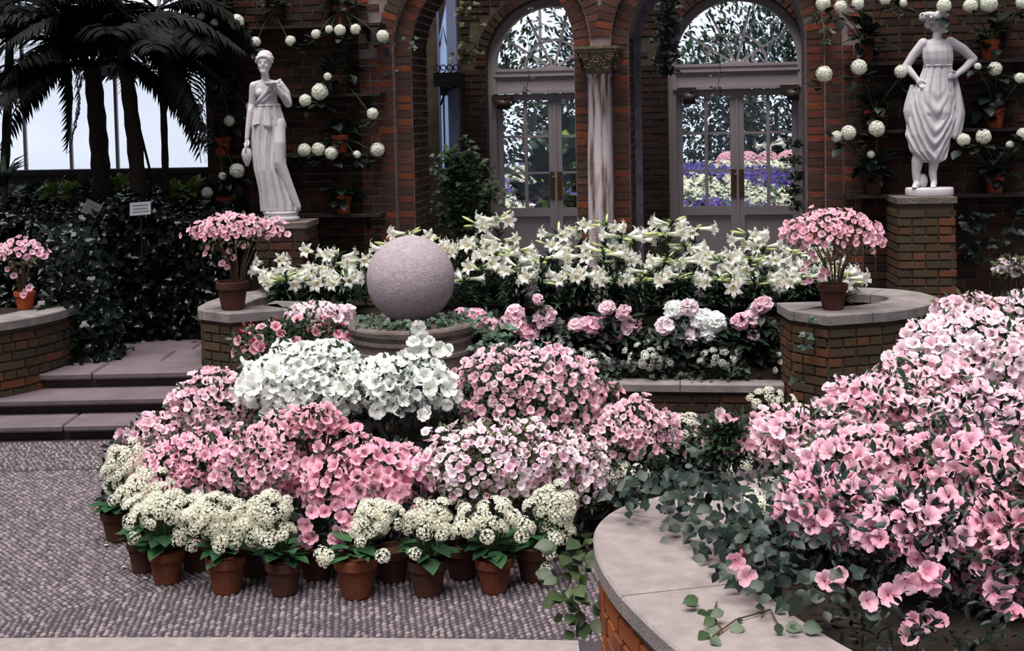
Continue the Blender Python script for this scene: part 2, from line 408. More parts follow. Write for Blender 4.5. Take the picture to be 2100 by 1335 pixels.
def bricks_on_path(P, z0, z1, bl=.205, bh=.060, jt=.012, dp=.10):
    """P runs so that the outer face is on its right-hand side (xdir along P, outward = -ydir)"""
    L = path_len(P); out = []; row = 0; z = z0 + jt
    while z + bh <= z1 + .002:
        d = jt + (0 if row % 2 else -.11); hd = (row % 3 == 2)
        while d < L[-1]:
            ln = (.098 if hd else bl); a = max(d, jt * .5); b = min(d + ln, L[-1] - jt * .5)
            if b - a > .03:
                pa, _ = path_at(P, L, a); pb, _ = path_at(P, L, b); xd = (pb - pa).normalized()
                yd = Vector((0, 0, 1)).cross(xd)
                out.append(((pa + pb) / 2 + yd * (dp / 2 - .006) + Vector((0, 0, z + bh / 2)), xd, (pb - pa).length, bh, dp, None))
            d += ln + jt
        z += bh + jt; row += 1
    return out
def offset_path(P, w):
    out = []
    for i, p in enumerate(P):
        d = (P[min(i + 1, len(P) - 1)] - P[max(i - 1, 0)]).normalized(); n = Vector((-d.y, d.x, 0)); out.append(p + n * w)
    return out
def wall_core(P, thick, z0, z1, ins=.012):
    A = offset_path(P, ins); B = offset_path(P, thick); mb = MB(); V = []; F = []
    for a, b in zip(A, B): V += [(a.x, a.y, z0), (a.x, a.y, z1), (b.x, b.y, z1), (b.x, b.y, z0)]
    n = len(A)
    for i in range(n - 1):
        for q in range(4): a = i * 4 + q; b = i * 4 + (q + 1) % 4; F.append((a, a + 4, b + 4, b))
    F += [(0, 1, 2, 3), ((n - 1) * 4 + 3, (n - 1) * 4 + 2, (n - 1) * 4 + 1, (n - 1) * 4)]
    mb.add(V, F); return mb
def coping(P, o_out, width, z0, z1, cuts, parent, mat, org):
    L = path_len(P); tot = L[-1]; cs = [0] + [c * tot for c in cuts] + [tot]
    for k in range(len(cs) - 1):
        a, b = cs[k] + .003, cs[k + 1] - .003; ds = [a] + [l for l in L if a + .01 < l < b - .01] + [b]
        Q = [path_at(P, L, d)[0] for d in ds]
        Qo = []; Qi = []
        for d, q in zip(ds, Q):
            e = .02; t = (path_at(P, L, d + e)[0] - path_at(P, L, d - e)[0]).normalized(); n = Vector((-t.y, t.x, 0)); Qo.append(q - n * o_out); Qi.append(q + n * (width - o_out))
        mb = MB(); V = []; F = []; bv = .008
        for po, pi in zip(Qo, Qi):
            t = (pi - po).normalized()
            for (p, z) in ((po, z0), (po, z1 - bv), (po + t * bv, z1), (pi - t * bv, z1), (pi, z1 - bv), (pi, z0)): V.append((p.x - org.x, p.y - org.y, z - org.z))
        n = len(Qo)
        for i in range(n - 1):
            for q in range(6): u = i * 6 + q; v = i * 6 + (q + 1) % 6; F.append((u, u + 6, v + 6, v))
        F += [tuple(range(6)), tuple(reversed(range((n - 1) * 6, n * 6)))]
        mb.add(V, F).obj('coping_stone', M[mat], parent)
# ================================================================== STRUCTURE
# ---- lower path of pebbles
fl = MB(); fl.box(-9, 9, -1.5, 10.6, -.06, 0.0); floor = structure(fl.obj('floor', M['grout']), 'lower path paved with small rounded pebbles set in mortar', 'floor')
def pebble_mesh(i):
    r_ = random.Random(i); mb = MB(); V = []; n = 8
    for (r, z) in ((1, -.1), (.86, .34), (.45, .58)):
        for k in range(n):
            a = 2 * math.pi * k / n; q = 1 + r_.uniform(-.12, .12); V.append((r * q * math.cos(a), r * q * math.sin(a) * .72, z))
    V.append((0, 0, .62)); F = []
    for i2 in range(2):
        for k in range(n): a = i2 * n + k; b = i2 * n + (k + 1) % n; F.append((a, b, b + n, a + n))
    for k in range(n): F.append((2 * n + k, 2 * n + (k + 1) % n, 3 * n))
    return V, F
PEB = [pebble_mesh(i) for i in range(6)]
peb_cols = [lin(108, 96, 103), lin(96, 85, 93), lin(122, 110, 114), lin(88, 79, 86), lin(134, 122, 124), lin(102, 91, 92)]
PEBT = [template(V, F) for V, F in PEB]
pos = []
def pebble_zone(test, ang, dx, dy, jit):
    c, s_ = math.cos(ang), math.sin(ang); out = []
    for i in range(-190, 191):
        for j in range(-220, 221):
            a = (i + (.5 if j % 2 else 0) + random.uniform(-jit, jit)) * dx; b = (j + random.uniform(-jit, jit) * .7) * dy
            x = -.9 + a * c - b * s_; y = 7.6 + a * s_ + b * c
            if test(x, y): out.append((x, y, ang + random.uniform(-.25, .25)))
    return out
def in_view(x, y):
    q = proj((x, y, 0)); return -420 < q[0] < 1500 and q[1] < 1420
edge = lambda x: 5.86 - .035 * (x + 2.2) - .012 * (x + 2.2) ** 2         # kerb line in front
hidden = lambda x, y: (x + .55) ** 2 / 2.0 ** 2 + (y - 8.0) ** 2 / 1.25 ** 2 < 1
diag = lambda x, y: y - 6.55 < (x + 1.6) * .55
zoneA = pebble_zone(lambda x, y: in_view(x, y) and y > edge(x) + .03 and y < 9.55 and not hidden(x, y) and diag(x, y), math.radians(38), .037, .031, .12)
zoneB = pebble_zone(lambda x, y: in_view(x, y) and y > edge(x) + .03 and y < 8.75 and not hidden(x, y) and not diag(x, y), math.radians(8), .036, .028, .16)
zoneC = pebble_zone(lambda x, y: in_view(x, y) and 8.8 < y < 9.55 and not hidden(x, y), math.radians(64), .040, .030, .28)
allp = zoneA + zoneB + zoneC
def peb_key(p):
    q = proj((p[0], p[1], 0)); return p[1] + random.uniform(0, .6) if 0 < q[0] < 1205 and q[1] < 1330 else 99
allp.sort(key=peb_key)
PMESH = []
for i in range(6):
    for k in range(3):
        mb = MB(); mb.add(PEB[i][0], PEB[i][1], peb_cols[(i + k * 2) % 6]); PMESH.append(mb.mesh('pebble', M['pebble'], True))
for (x, y, a) in allp[:295]:
    r = random.uniform(.0125, .0175)
    link('pebble', random.choice(PMESH), floor, Matrix.Translation((x, y, 0)) @ Matrix.Rotation(a, 4, 'Z') @ Matrix.Diagonal((r, r, r, 1)))
rest = allp[295:]; pm = MB()
for i in range(6):
    sel = rest[i::6]; n = len(sel); A = np.array(sel); yd = np.stack([-np.sin(A[:, 2]), np.cos(A[:, 2]), np.zeros(n)], 1)
    cc = np.array([random.choice(peb_cols) for _ in range(n)])
    scatter(pm, PEBT[i], np.stack([A[:, 0], A[:, 1], np.zeros(n)], 1), yd, np.tile([0, 0, 1.0], (n, 1)), rng.uniform(.012, .0175, n), cc)
pm.obj('pebble_paving', M['pebble'], floor, True, kind='stuff')
# kerb strip of pale stone at the camera's feet
kb = MB(); xs = np.linspace(-3.4, .25, 14)
V = []; F = []
for x in xs: e = edge(x); V += [(x, e, 0), (x, e, .014), (x, e - .9, .014), (x, e - .9, 0)]
for i in range(len(xs) - 1):
    for q in range(4): a = i * 4 + q; b = i * 4 + (q + 1) % 4; F.append((a, b, b + 4, a + 4))
F += [(0, 3, 2, 1), tuple((len(xs) - 1) * 4 + k for k in range(4))]
structure(kb.add(V, F).obj('trim_1', M['coping']), 'pale stone kerb strip along the near edge of the pebble path', 'kerb')
# a few fallen petals
pt = BLOSSOM['white'][0]
for (x, y) in ((212, 1118), (292, 1186), (248, 1163)):
    p = onz(x, y, .016); mb = MB(); scatter(mb, T_BROAD, [(0, 0, 0)], [(1, .3, 0)], [(0, 0, 1)], .03, lin(240, 236, 230)); mb.obj('fallen_petal', M['petal'], None, True, Matrix.Translation(p), label='white petal fallen on the pebble path beside the clay pots', category='petal', group='fallen petals on the path')

# ---- steps on the left and the landing
st = thing('stone_steps', (-3.4, 9.7, 0), 'two dark flagstone steps leading up to the paved landing', 'steps'); st['kind'] = 'structure'
def slab(parent, x0, x1, y0, y1, z0, z1, mat, org, name='step_slab'):
    mb = MB(); b = .012; V = []
    ins = lambda z, d: [(x0 + d - org[0], y0 + d - org[1], z - org[2]), (x1 - d - org[0], y0 + d - org[1], z - org[2]), (x1 - d - org[0], y1 - d - org[1], z - org[2]), (x0 + d - org[0], y1 - d - org[1], z - org[2])]
    V = ins(z0, b * .4) + ins(z0 + b, 0) + ins(z1 - b, 0) + ins(z1, b)
    F = [(3, 2, 1, 0), (12, 13, 14, 15)]
    for a in (0, 4, 8):
        for q in range(4): F.append((a + q, a + (q + 1) % 4, a + 4 + (q + 1) % 4, a + 4 + q))
    return mb.add(V, F).obj(name, M[mat], parent)
so = (-3.4, 9.7, 0)
RI = MB()
for (y, z0, z1) in ((9.66, 0, .07), (10.0, .12, .19), (10.38, .24, .31)):
    slab(st, -5.6, -1.7, y, y + .6, z0 - .02, z1 + .01, 'riser', so, 'riser')
for (ya, yb, z, cuts) in ((9.58, 10.02, .12, (-5.6, -4.3, -3.34, -2.3, -1.7)), (9.92, 10.4, .24, (-5.6, -4.0, -2.55, -1.7)),):
    for a, b in zip(cuts[:-1], cuts[1:]): slab(st, a + .006, b - .006, ya, yb, z - .05, z, 'flag', so)
ld = MB(); ld.box(-6.2, 6.5, 10.36, 13.6, .20, .315); landing = structure(ld.obj('floor_landing', M['riser']), 'raised landing paved with large flagstones behind the steps', 'floor')
cutx = [-6.2, -4.6, -3.35, -2.5, -1.6, -.5, .6, 1.7, 2.9, 4.1, 5.2, 6.5]; cuty = [10.30, 10.78, 11.3, 11.85, 12.5, 13.2]
for j in range(len(cuty) - 1):
    sh = (.0, .42, -.3, .25, -.1)[j]
    for i in range(len(cutx) - 1):
        slab(landing, max(-6.2, cutx[i] + sh) + .007, min(6.5, cutx[i + 1] + sh) - .007, cuty[j] + .006, cuty[j + 1] - .006, .31, Z_LAND + random.uniform(-.004, .004), 'flag', (0, 0, 0), 'paving_slab')

# ---- arcade of brick
def S(x, y=200, t=0.0): return onwall(x, y, t)[0]
ZS = onwall(1007, 99)[1]
ARCH = [(S(1007), .765), (S(1470), .79)]         # centre, inner radius
R_IN, R_MID, R_OUT = 0.0, .155, .31              # added to inner radius
s_left, s_right = S(424, 300), S(2230, 300)
s_al, s_ar = ARCH[0][0] - ARCH[0][1] - .33, ARCH[1][0] + ARCH[1][1] + .33
Z_TOP = 4.4
def arched_core(s0, s1, z0, z1, t0, t1, arches, step=.03):
    """solid wall slab with arched openings: arches = [(centre, halfwidth, springing z)]"""
    brk = {s0, s1}
    for (c, r, zs) in arches:
        for k in range(25): brk.add(c - r * math.cos(math.pi * k / 24))
    ss = sorted(b for b in brk if s0 <= b <= s1); mb = MB()
    def bot(s, arches):
        for (c, r, zs) in arches:
            if abs(s - c) < r - 1e-6: return zs + math.sqrt(r * r - (s - c) ** 2)
            if abs(abs(s - c) - r) <= 1e-6: return zs
        return None
    for a, b in zip(ss[:-1], ss[1:]):
        if b - a < 1e-5: continue
        inside = any(abs((a + b) / 2 - c) < r for (c, r, zs) in arches)
        za = bot(a, arches) if inside else z0; zb = bot(b, arches) if inside else z0
        V = [(a, t0, za), (b, t0, zb), (b, t1, zb), (a, t1, za), (a, t0, z1), (b, t0, z1), (b, t1, z1), (a, t1, z1)]
        F = [(0, 1, 5, 4), (2, 3, 7, 6), (0, 3, 2, 1), (4, 5, 6, 7)]
        if not inside:
            e = any(abs(a - (c + r)) < 1e-5 for (c, r, zs) in arches) or abs(a - s0) < 1e-6
            if e: F.append((3, 0, 4, 7))
            e = any(abs(b - (c - r)) < 1e-5 for (c, r, zs) in arches) or abs(b - s1) < 1e-6
            if e: F.append((1, 2, 6, 5))
        mb.add(V, F)
    return mb
TH = .72
core = arched_core(s_al - .15, s_ar + .15, Z_LAND - .02, Z_TOP, .012, .09, [(c, r + R_MID, ZS) for c, r in ARCH])
core2 = arched_core(s_al - .15, s_ar + .15, Z_LAND - .02, Z_TOP, .088, TH, [(c, r, ZS) for c, r in ARCH])
core.add(np.concatenate(core2.V), [tuple(f) for g in core2.F for f in g])
wa = structure(core.obj('wall_arcade', M['mortar'], None, False, WALLM), 'brick arcade wall with two stepped round arches', 'wall')
for nm, a, b in (('wall_left', s_left, s_al - .15), ('wall_right', s_ar + .15, s_right)):
    mb = MB(); mb.box(a, b, .012, TH, Z_LAND - .02, Z_TOP)
    o = mb.obj(nm, M['mortar_dark'], None, False, WALLM)
    structure(o, 'dark brick wall behind the goblet-bearing statue' if nm == 'wall_left' else 'dark brick wall behind the flower-crowned statue', 'wall')
    if nm == 'wall_left': wl = o
    else: wr = o
X1 = Vector((1, 0, 0)); Y1 = Vector((0, 1, 0)); Z1 = Vector((0, 0, 1))
BL, BH, JT = .205, .060, .012
def field(a, b, z0, z1, t, ok=lambda s, z: True, pal=None, zero=None):
    out = []; row = 0; z = Z_LAND + JT
    while z + BH < z1:
        if z >= z0:
            d = a + (0 if row % 2 else -.11); hd = row % 4 == 3
            while d < b:
                ln = .098 if hd else BL; x0 = max(d, a + .004); x1 = min(d + ln, b - .004)
                if x1 - x0 > .03 and ok((x0 + x1) / 2, z + BH / 2, x0, x1): out.append((Vector(((x0 + x1) / 2, t + .05, z + BH / 2)), X1, x1 - x0, BH, .10, pal))
                d += ln + JT
        z += BH + JT; row += 1
    return out
def px_seen(boxes, t=0.0):
    def f(b):
        q = proj(WALLM @ b[0])
        for (x0, y0, x1, y1) in boxes:
            if x0 < q[0] < x1 and y0 < q[1] < y1: return 1.0 + .2 * (1 - abs(q[0] - (x0 + x1) / 2) / (x1 - x0))
        return 0.0
    return f
def clear_of_arches(s, z, x0, x1, rr=R_OUT):
    for c, r in ARCH:
        R = r + rr
        if z < ZS + .02:
            if x1 > c - R - .001 and x0 < c + R + .001: return False
        else:
            for x in (x0, s, x1):
                if (x - c) ** 2 + (z - ZS) ** 2 < (R + .035) ** 2: return False
    return True
br = []
ends = [s_al - .15] + sum([[c - r - R_OUT, c + r + R_OUT] for c, r in ARCH], []) + [s_ar + .15]
for a, b in zip(ends[0::2], ends[1::2]):
    if b - a > .04: br += field(a, b, 0, ZS, 0.0, lambda *q: True, 'pier')
br += field(s_al - .15, s_ar + .15, ZS - .002, 3.75, 0.0, clear_of_arches, 'pier')
mid = (ARCH[0][0] + ARCH[0][1] + ARCH[1][0] - ARCH[1][1]) / 2
for ai, (c, r) in enumerate(ARCH):
    for (ra, rb, t) in ((r + .004, r + R_MID - .006, .075), (r + R_MID + .006, r + R_OUT - .004, 0.0)):
        n = int(math.pi * (ra + rb) / 2 / (BH + JT)); rm = (ra + rb) / 2
        for k in range(n):
            a = math.pi * (k + .5) / n; s_, z_ = c - rm * math.cos(a), ZS + rm * math.sin(a)
            if (ai == 0 and s_ > mid - .02) or (ai == 1 and s_ < mid + .02): continue
            if z_ > 3.8: continue
            xd = Vector((math.cos(a), 0, -math.sin(a))); zd = Vector((math.sin(a), 0, math.cos(a)))
            br.append((Vector((s_, t + .05, z_)), xd, rb - ra, math.pi * rm / n - JT, .10, 'pier', zd))
        for side in (-1, 1):
            s_ = c + side * rm
            if (ai == 0 and side == 1 and s_ > mid - .12) or (ai == 1 and side == -1 and s_ < mid + .12): continue
            z = Z_LAND + JT; k = 0
            while z < ZS - .03:
                br.append((Vector((s_, t + .05, z + BH / 2)), X1, rb - ra, BH, .10, 'pier')); z += BH + JT
# jamb bricks (reveals): right-facing faces of the left pier and of the centre pier
jl = []
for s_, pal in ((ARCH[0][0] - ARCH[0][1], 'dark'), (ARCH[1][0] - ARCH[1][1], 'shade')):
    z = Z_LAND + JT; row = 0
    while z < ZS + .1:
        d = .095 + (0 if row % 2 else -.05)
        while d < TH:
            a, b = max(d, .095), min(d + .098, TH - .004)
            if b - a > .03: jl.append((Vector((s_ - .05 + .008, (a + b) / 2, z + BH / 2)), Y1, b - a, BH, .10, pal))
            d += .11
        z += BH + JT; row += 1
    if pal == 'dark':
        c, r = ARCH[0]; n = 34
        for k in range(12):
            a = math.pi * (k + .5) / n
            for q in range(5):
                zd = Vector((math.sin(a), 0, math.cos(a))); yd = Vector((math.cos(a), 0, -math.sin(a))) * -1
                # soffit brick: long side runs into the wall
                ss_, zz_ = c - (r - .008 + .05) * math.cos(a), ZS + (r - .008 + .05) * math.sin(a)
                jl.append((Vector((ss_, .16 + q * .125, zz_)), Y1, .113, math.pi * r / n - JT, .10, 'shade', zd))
seenA = px_seen([(745, 0, 905, 470), (1175, 0, 1325, 440), (1640, 0, 1765, 600), (905, 0, 1175, 40), (1325, 0, 1640, 40)])
lay_bricks(br + jl, wa, 'pier', seenA, 295, None, 'far_brickwork')
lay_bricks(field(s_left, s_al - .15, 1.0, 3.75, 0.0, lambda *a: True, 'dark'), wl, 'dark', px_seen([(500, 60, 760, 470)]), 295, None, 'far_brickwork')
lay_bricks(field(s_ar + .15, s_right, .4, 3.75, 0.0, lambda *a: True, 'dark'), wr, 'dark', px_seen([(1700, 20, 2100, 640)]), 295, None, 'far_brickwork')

# loggia: ceiling, back wall with the doors
TD = 1.75
sb0, sb1 = s_al - 1.2, s_right
def Dk(x, y): return onwall(x, y, TD)
hubs = [Dk(1132, 134), Dk(1510, 123)]
zh = (hubs[0][1] + hubs[1][1]) / 2
K = 13.5 / 2700.0                       # metres per pixel at the doors
DW = 141 * K                            # half width of the brick opening
wb = arched_core(sb0, sb1, Z_LAND - .02, Z_TOP, TD + .012, TD + .3, [(h[0], DW, zh) for h in hubs])
wback = structure(wb.obj('wall_back', M['mortar_dark'], None, False, WALLM), 'shaded brick wall of the loggia that holds the glazed doors', 'wall')
def clear_doors(s, z, x0, x1):
    for h in hubs:
        R = DW + .12
        if z < zh:
            if x1 > h[0] - DW and x0 < h[0] + DW: return False
        else:
            for x in (x0, s, x1):
                if (x - h[0]) ** 2 + (z - zh) ** 2 < (R + .03) ** 2: return False
    s0, z0 = Dk(893, 150); s1, _ = Dk(946, 150)
    return not (x1 > s0 and x0 < s1 and z > 1.3)
bb = []; ends = [Dk(947, 200)[0], hubs[0][0] - DW, hubs[0][0] + DW, hubs[1][0] - DW, hubs[1][0] + DW, Dk(1660, 200)[0] + .4]
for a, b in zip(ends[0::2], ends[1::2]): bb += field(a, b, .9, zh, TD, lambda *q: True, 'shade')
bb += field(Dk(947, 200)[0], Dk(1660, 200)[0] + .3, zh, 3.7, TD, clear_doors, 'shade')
for h in hubs:
    n = int(math.pi * (DW + .06) / .074)
    for k in range(n):
        a = math.pi * (k + .5) / n; rm = DW + .06; s_, z_ = h[0] - rm * math.cos(a), zh + rm * math.sin(a)
        if any(abs(s_ - h2[0]) < DW and h2 is not h for h2 in hubs) or z_ > 3.8: continue
        bb.append((Vector((s_, TD + .045, z_)), Vector((math.cos(a), 0, -math.sin(a))), .11, math.pi * rm / n - JT, .10, 'dark', Vector((math.sin(a), 0, math.cos(a)))))
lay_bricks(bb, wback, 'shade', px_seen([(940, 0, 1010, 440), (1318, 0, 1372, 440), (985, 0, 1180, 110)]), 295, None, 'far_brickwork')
mb = MB(); mb.box(sb0, sb0 + .15, TH, TD, Z_LAND, Z_TOP); structure(mb.obj('wall_side', M['mortar_dark'], None, False, WALLM), 'end wall closing the loggia on the window side', 'wall')
# ---- doors
def make_door(name, h, label):
    o = bpy.data.objects.new(name, None); col.objects.link(o); o.matrix_world = WALLM @ Matrix.Translation((h[0], TD + .16, 0)); structure(o, label, 'door')
    z = lambda p: zh - p * K
    # casing: jambs + arch
    fr = MB(); ro, ri = DW - .002, 124 * K
    for sgn in (-1, 1): fr.box(min(sgn * ri, sgn * ro), max(sgn * ri, sgn * ro), -.05, .1, Z_LAND, zh)
    n = 28; V = []; F = []
    for k in range(n + 1):
        a = math.pi * k / n; c_, s_ = math.cos(a), math.sin(a)
        V += [(-ro * c_, -.05, zh + ro * s_), (-ri * c_, -.05, zh + ri * s_), (-ri * c_, .1, zh + ri * s_), (-ro * c_, .1, zh + ro * s_)]
    for k in range(n):
        for q in range(4): a = k * 4 + q; b = k * 4 + (q + 1) % 4; F.append((a, a + 4, b + 4, b))
    fr.add(V, F); fr.obj('casing', M['paint'], o)
    tr = MB(); tr.box(-ri, ri, -.03, .08, z(58), z(8)); tr.box(-ri - .02, ri + .02, -.06, .08, z(22), z(17)); tr.box(-ri - .03, ri + .03, -.075, .08, z(58), z(52)); tr.box(-ri, ri, -.045, .08, z(11), z(5)); tr.obj('transom', M['paint'], o)
    # fanlight
    fan = MB(); rr = 62 * K
    V = []; F = []
    for k in range(n + 1):
        a = math.pi * k / n; c_, s_ = math.cos(a), math.sin(a)
        for (r, y) in ((rr - .012, -.01), (rr + .012, -.01), (rr + .012, .03), (rr - .012, .03)): V.append((-r * c_, y, z(8) + r * s_))
    for k in range(n):
        for q in range(4): a = k * 4 + q; b = k * 4 + (q + 1) % 4; F.append((a, b, b + 4, a + 4))
    fan.add(V, F); fan.lathe([(.075, -.0), (.075, .04)], 16, None, (0, 0, 0)) if False else None
    fo = fan.obj('fanlight', M['paint'], o)
    for deg in (33, 64, 90 + 14, 147) if True else ():
        a = math.radians(deg); sp = MB(); L = ri + .005
        sp.obox(-math.cos(a) * L / 2, .01, z(8) + math.sin(a) * L / 2, (-math.cos(a), 0, math.sin(a)), (0, 1, 0), (math.sin(a), 0, math.cos(a)), L / 2, .02, .012); sp.obj('glazing_bar', M['paint'], fo)
    hb = MB(); hb.box(-.13, .13, -.03, .04, z(8), z(2)); hb.obj('hub_block', M['paint'], fo)
    edges = [0, 33, 64, 104, 147, 180]
    for a0, a1 in zip(edges[:-1], edges[1:]):
        V = [(0, .012, z(8))]
        for k in range(7): a = math.radians(a0 + (a1 - a0) * k / 6); V.append((-math.cos(a) * ri, .012, z(8) + math.sin(a) * (ri - .0 if True else 0)))
        g = MB(); g.add(V, [(0, k + 1, k + 2) for k in range(6)]); g.obj('pane', M['glass'], fo)
    # leaves
    for sgn in (-1, 1):
        lf = MB(); m_ = lambda a, b, z0, z1, y0=-.01, y1=.04: lf.box(min(sgn * a * K, sgn * b * K), max(sgn * a * K, sgn * b * K), y0, y1, z0, z1)
        zt, zb = z(58) - .004, Z_LAND + .01
        m_(.6, 14, zb, zt); m_(112, 123.5, zb, zt); m_(14, 112, z(72), zt); m_(14, 112, z(320), z(302)); m_(14, 112, zb, zb + .2); m_(14, 112, zb + .2, z(320), .012, .03)
        if sgn == 1: m_(-2, 3, zb, zt, -.02, -.008)
        ob = lf.obj('door_leaf', M['paint'], o)
        rows = ((72, 147), (152, 225), (229, 302)); cols = ((14, 60), (67, 112))
        for (a, b) in rows:
            for (c0, c1) in cols:
                g = MB(); x0, x1 = sorted((sgn * c0 * K, sgn * c1 * K)); g.box(x0, x1, .012, .018, z(b), z(a)); g.obj('pane', M['glass'], ob)
        mu = MB(); x0, x1 = sorted((sgn * 60 * K, sgn * 67 * K)); mu.box(x0, x1, -.006, .036, z(302), z(72)); mu.obj('glazing_bar', M['paint'], ob)
        for (a, b) in ((147, 152), (225, 229)):
            for (c0, c1) in cols: mu = MB(); x0, x1 = sorted((sgn * c0 * K, sgn * c1 * K)); mu.box(x0, x1, -.004, .034, z(b), z(a)); mu.obj('glazing_bar', M['paint'], ob)
        pl = MB(); x0, x1 = sorted((sgn * 1.5 * K, sgn * 13 * K)); pl.box(x0, x1, -.018, -.009, z(283), z(225)); po = pl.obj('lock_plate', M['brass'], ob, label='tarnished brass lock plate')
        kn = MB()
        if sgn == -1:
            for zz in (z(225), z(256)): kn.lathe([(.004, 0), (.012, .006), (.016, .02), (.012, .032), (.002, .036)], 10, None, (0, 0, 0))
            kno = kn.obj('door_knob', M['metal_label'], po, True); kno.matrix_basis = Matrix.Translation((-4 * K, -.018, z(236))) @ Matrix.Rotation(math.pi / 2, 4, 'X')
    return o
make_door('door_1', hubs[0], 'grey glazed double door under a fanlight, left of the marble column')
make_door('door_2', hubs[1], 'grey glazed double door under a fanlight, showing a flower garden through its panes')
# dark boxes under the transoms
for i, (x0, y0, x1, y1, lab) in enumerate(((1006, 196, 1048, 224, 'dark bronze closer box at the upper corner of the door beside the ivy'), (1388, 180, 1428, 214, 'dark bronze closer box at the near-column corner of the flower-garden door'), (1600, 174, 1640, 206, 'dark bronze closer box at the outer corner of the flower-garden door'))):
    a, zt = onwall(x0, y0, TD - .02); b, zb = onwall(x1, y1, TD - .02); t = thing('door_closer', W((a + b) / 2, TD - .06, zb), lab, 'door closer', 'dark boxes on the doors', -YAW)
    w = (b - a); hgt = zt - zb; mb = MB(); mb.box(-w * .5, w * .5, .08, .17, hgt * .55, hgt); mb.obj('mounting_plate', M['bronze'], t)
    mb = MB(); mb.lathe([(.001, -w * .32), (hgt * .34, -w * .30), (hgt * .36, w * .30), (.001, w * .32)], 14, None, (0, 0, 0)); q = mb.obj('cylinder_body', M['bronze'], t, True); q.matrix_basis = Matrix.Translation((w * .15, .03, hgt * .36)) @ Matrix.Rotation(math.pi / 2, 4, 'Y')
    mb = MB(); mb.tube([(-w * .1, .05, hgt * .6), (w * .3, -.01, hgt * .75), (w * .48, .06, hgt * .85)], .012, 6); mb.obj('arm', M['bronze'], t)
# ---- blue side window in the loggia's back wall
a, zt = onwall(895, -30, TD - .03); b, zb = onwall(944, 345, TD - .03)
w2 = bpy.data.objects.new('window_2', None); col.objects.link(w2); w2.matrix_world = WALLM @ Matrix.Translation((a, TD - .03, 0)); structure(w2, 'narrow blue-grey casement window at the end of the loggia', 'window')
wd = b - a; fr = MB(); fr.box(0, wd * .08, -.03, .06, zb, zt); fr.box(wd * .50, wd, -.05, .06, zb, zt); fr.box(0, wd, -.03, .06, zb - .06, zb); fr.obj('frame', M['paint_blue'], w2)
for (p0, p1) in ((30, 150), (196, 345)):
    z0 = onwall(905, p1, TD - .03)[1]; z1 = onwall(905, p0, TD - .03)[1]
    if p0 == 30:
        g = MB(); g.add([(wd * .08, .02, z0), (wd * .5, .02, z0), (wd * .5, .02, z1 + .05), (wd * .42, .02, z1 + .1), (wd * .08, .02, z1 - .22)], [(0, 1, 2, 3, 4)]); g.obj('pane', M['pane_blue'], w2)
        g = MB(); g.tube([(wd * .1, .0, z0 + .28), (wd * .27, .0, z1 - .12), (wd * .48, .0, z0 + .28)], .008, 5); g.obj('glazing_bar', M['iron'], w2)
    else:
        for c0, c1 in ((.08, .2), (.26, .5)):
            g = MB(); g.box(wd * c0, wd * c1, .01, .02, z0, z1); g.obj('pane', M['pane_blue'], w2)
        g = MB(); g.box(wd * .2, wd * .26, -.01, .03, z0, z1); g.obj('glazing_bar', M['iron'], w2)
a, zt = onwall(893, 150, TD - .25); b, zb = onwall(946, 190, TD - .25)
t = thing('iron_bracket_shelf', W((a + b) / 2, TD - .25, zb), 'black wrought iron bracket shelf across the narrow blue window', 'bracket', None, -YAW)
w = b - a; mb = MB(); mb.box(-w / 2, w / 2, -.1, .22, .07, zt - zb); mb.obj('box', M['iron'], t)
for k in range(4):
    cx = -w * .38 + k * w * .25; mb = MB(); mb.tube([(cx + .035 * math.cos(q) * (1 - q / 9), -.1, zt - zb + .045 + .04 * math.sin(q) * (1 - q / 9)) for q in np.linspace(-1.5, 5.5, 16)], .007, 5); mb.obj('scroll', M['iron'], t)
mb = MB(); mb.tube([(-w * .4, .1, -.12), (-w * .1, .0, .02), (w * .4, -.05, .07)], .012, 6); mb.obj('brace', M['iron'], t)

# ---- marble column with carved capital
sc_, zc_ = onwall(1230, 300, -.1)
colm = thing('marble_column', W(sc_, -.09, Z_LAND), 'pale veined marble column with a carved capital between the two arches', 'column', None, -YAW); colm['kind'] = 'structure'
ztop = onwall(1220, 96, -.1)[1] - Z_LAND; zcap = onwall(1220, 152, -.1)[1] - Z_LAND; kk = 12.0 / 2700
mb = MB(); mb.lathe([(.16, 0), (.16, .06), (.135, .08), (.145, .12), (.125, .15), (.120, .3), (.118, .9), (.112, 1.6), (.100, zcap - .03), (.112, zcap - .015), (.112, zcap)], 28); mb.obj('shaft', M['column'], colm, True)
cp = MB(); hh = ztop - zcap
rings = []
for (f, r, sq) in ((0, .105, 0), (.08, .12, .1), (.3, .135, .4), (.55, .155, .7), (.72, .17, .9), (.76, .172, 1), (.78, .19, 1), (.88, .19, 1), (.9, .205, 1), (1.0, .205, 1)):
    rg = []
    for k in range(32):
        a = 2 * math.pi * k / 32; q = max(abs(math.cos(a)), abs(math.sin(a))); rr = r * ((1 - sq) + sq * min(1 / q, 1.32)); rg.append((rr * math.cos(a), rr * math.sin(a), zcap + f * hh))
    rings.append(rg)
V = [p for r in rings for p in r]; F = [(i * 32 + k, i * 32 + (k + 1) % 32, (i + 1) * 32 + (k + 1) % 32, (i + 1) * 32 + k) for i in range(len(rings) - 1) for k in range(32)]
F.append(tuple(range(len(rings) * 32 - 32, len(rings) * 32))); cp.add(V, F); cpo = cp.obj('capital', M['capital'], colm, False, label='carved capital with scrolls')
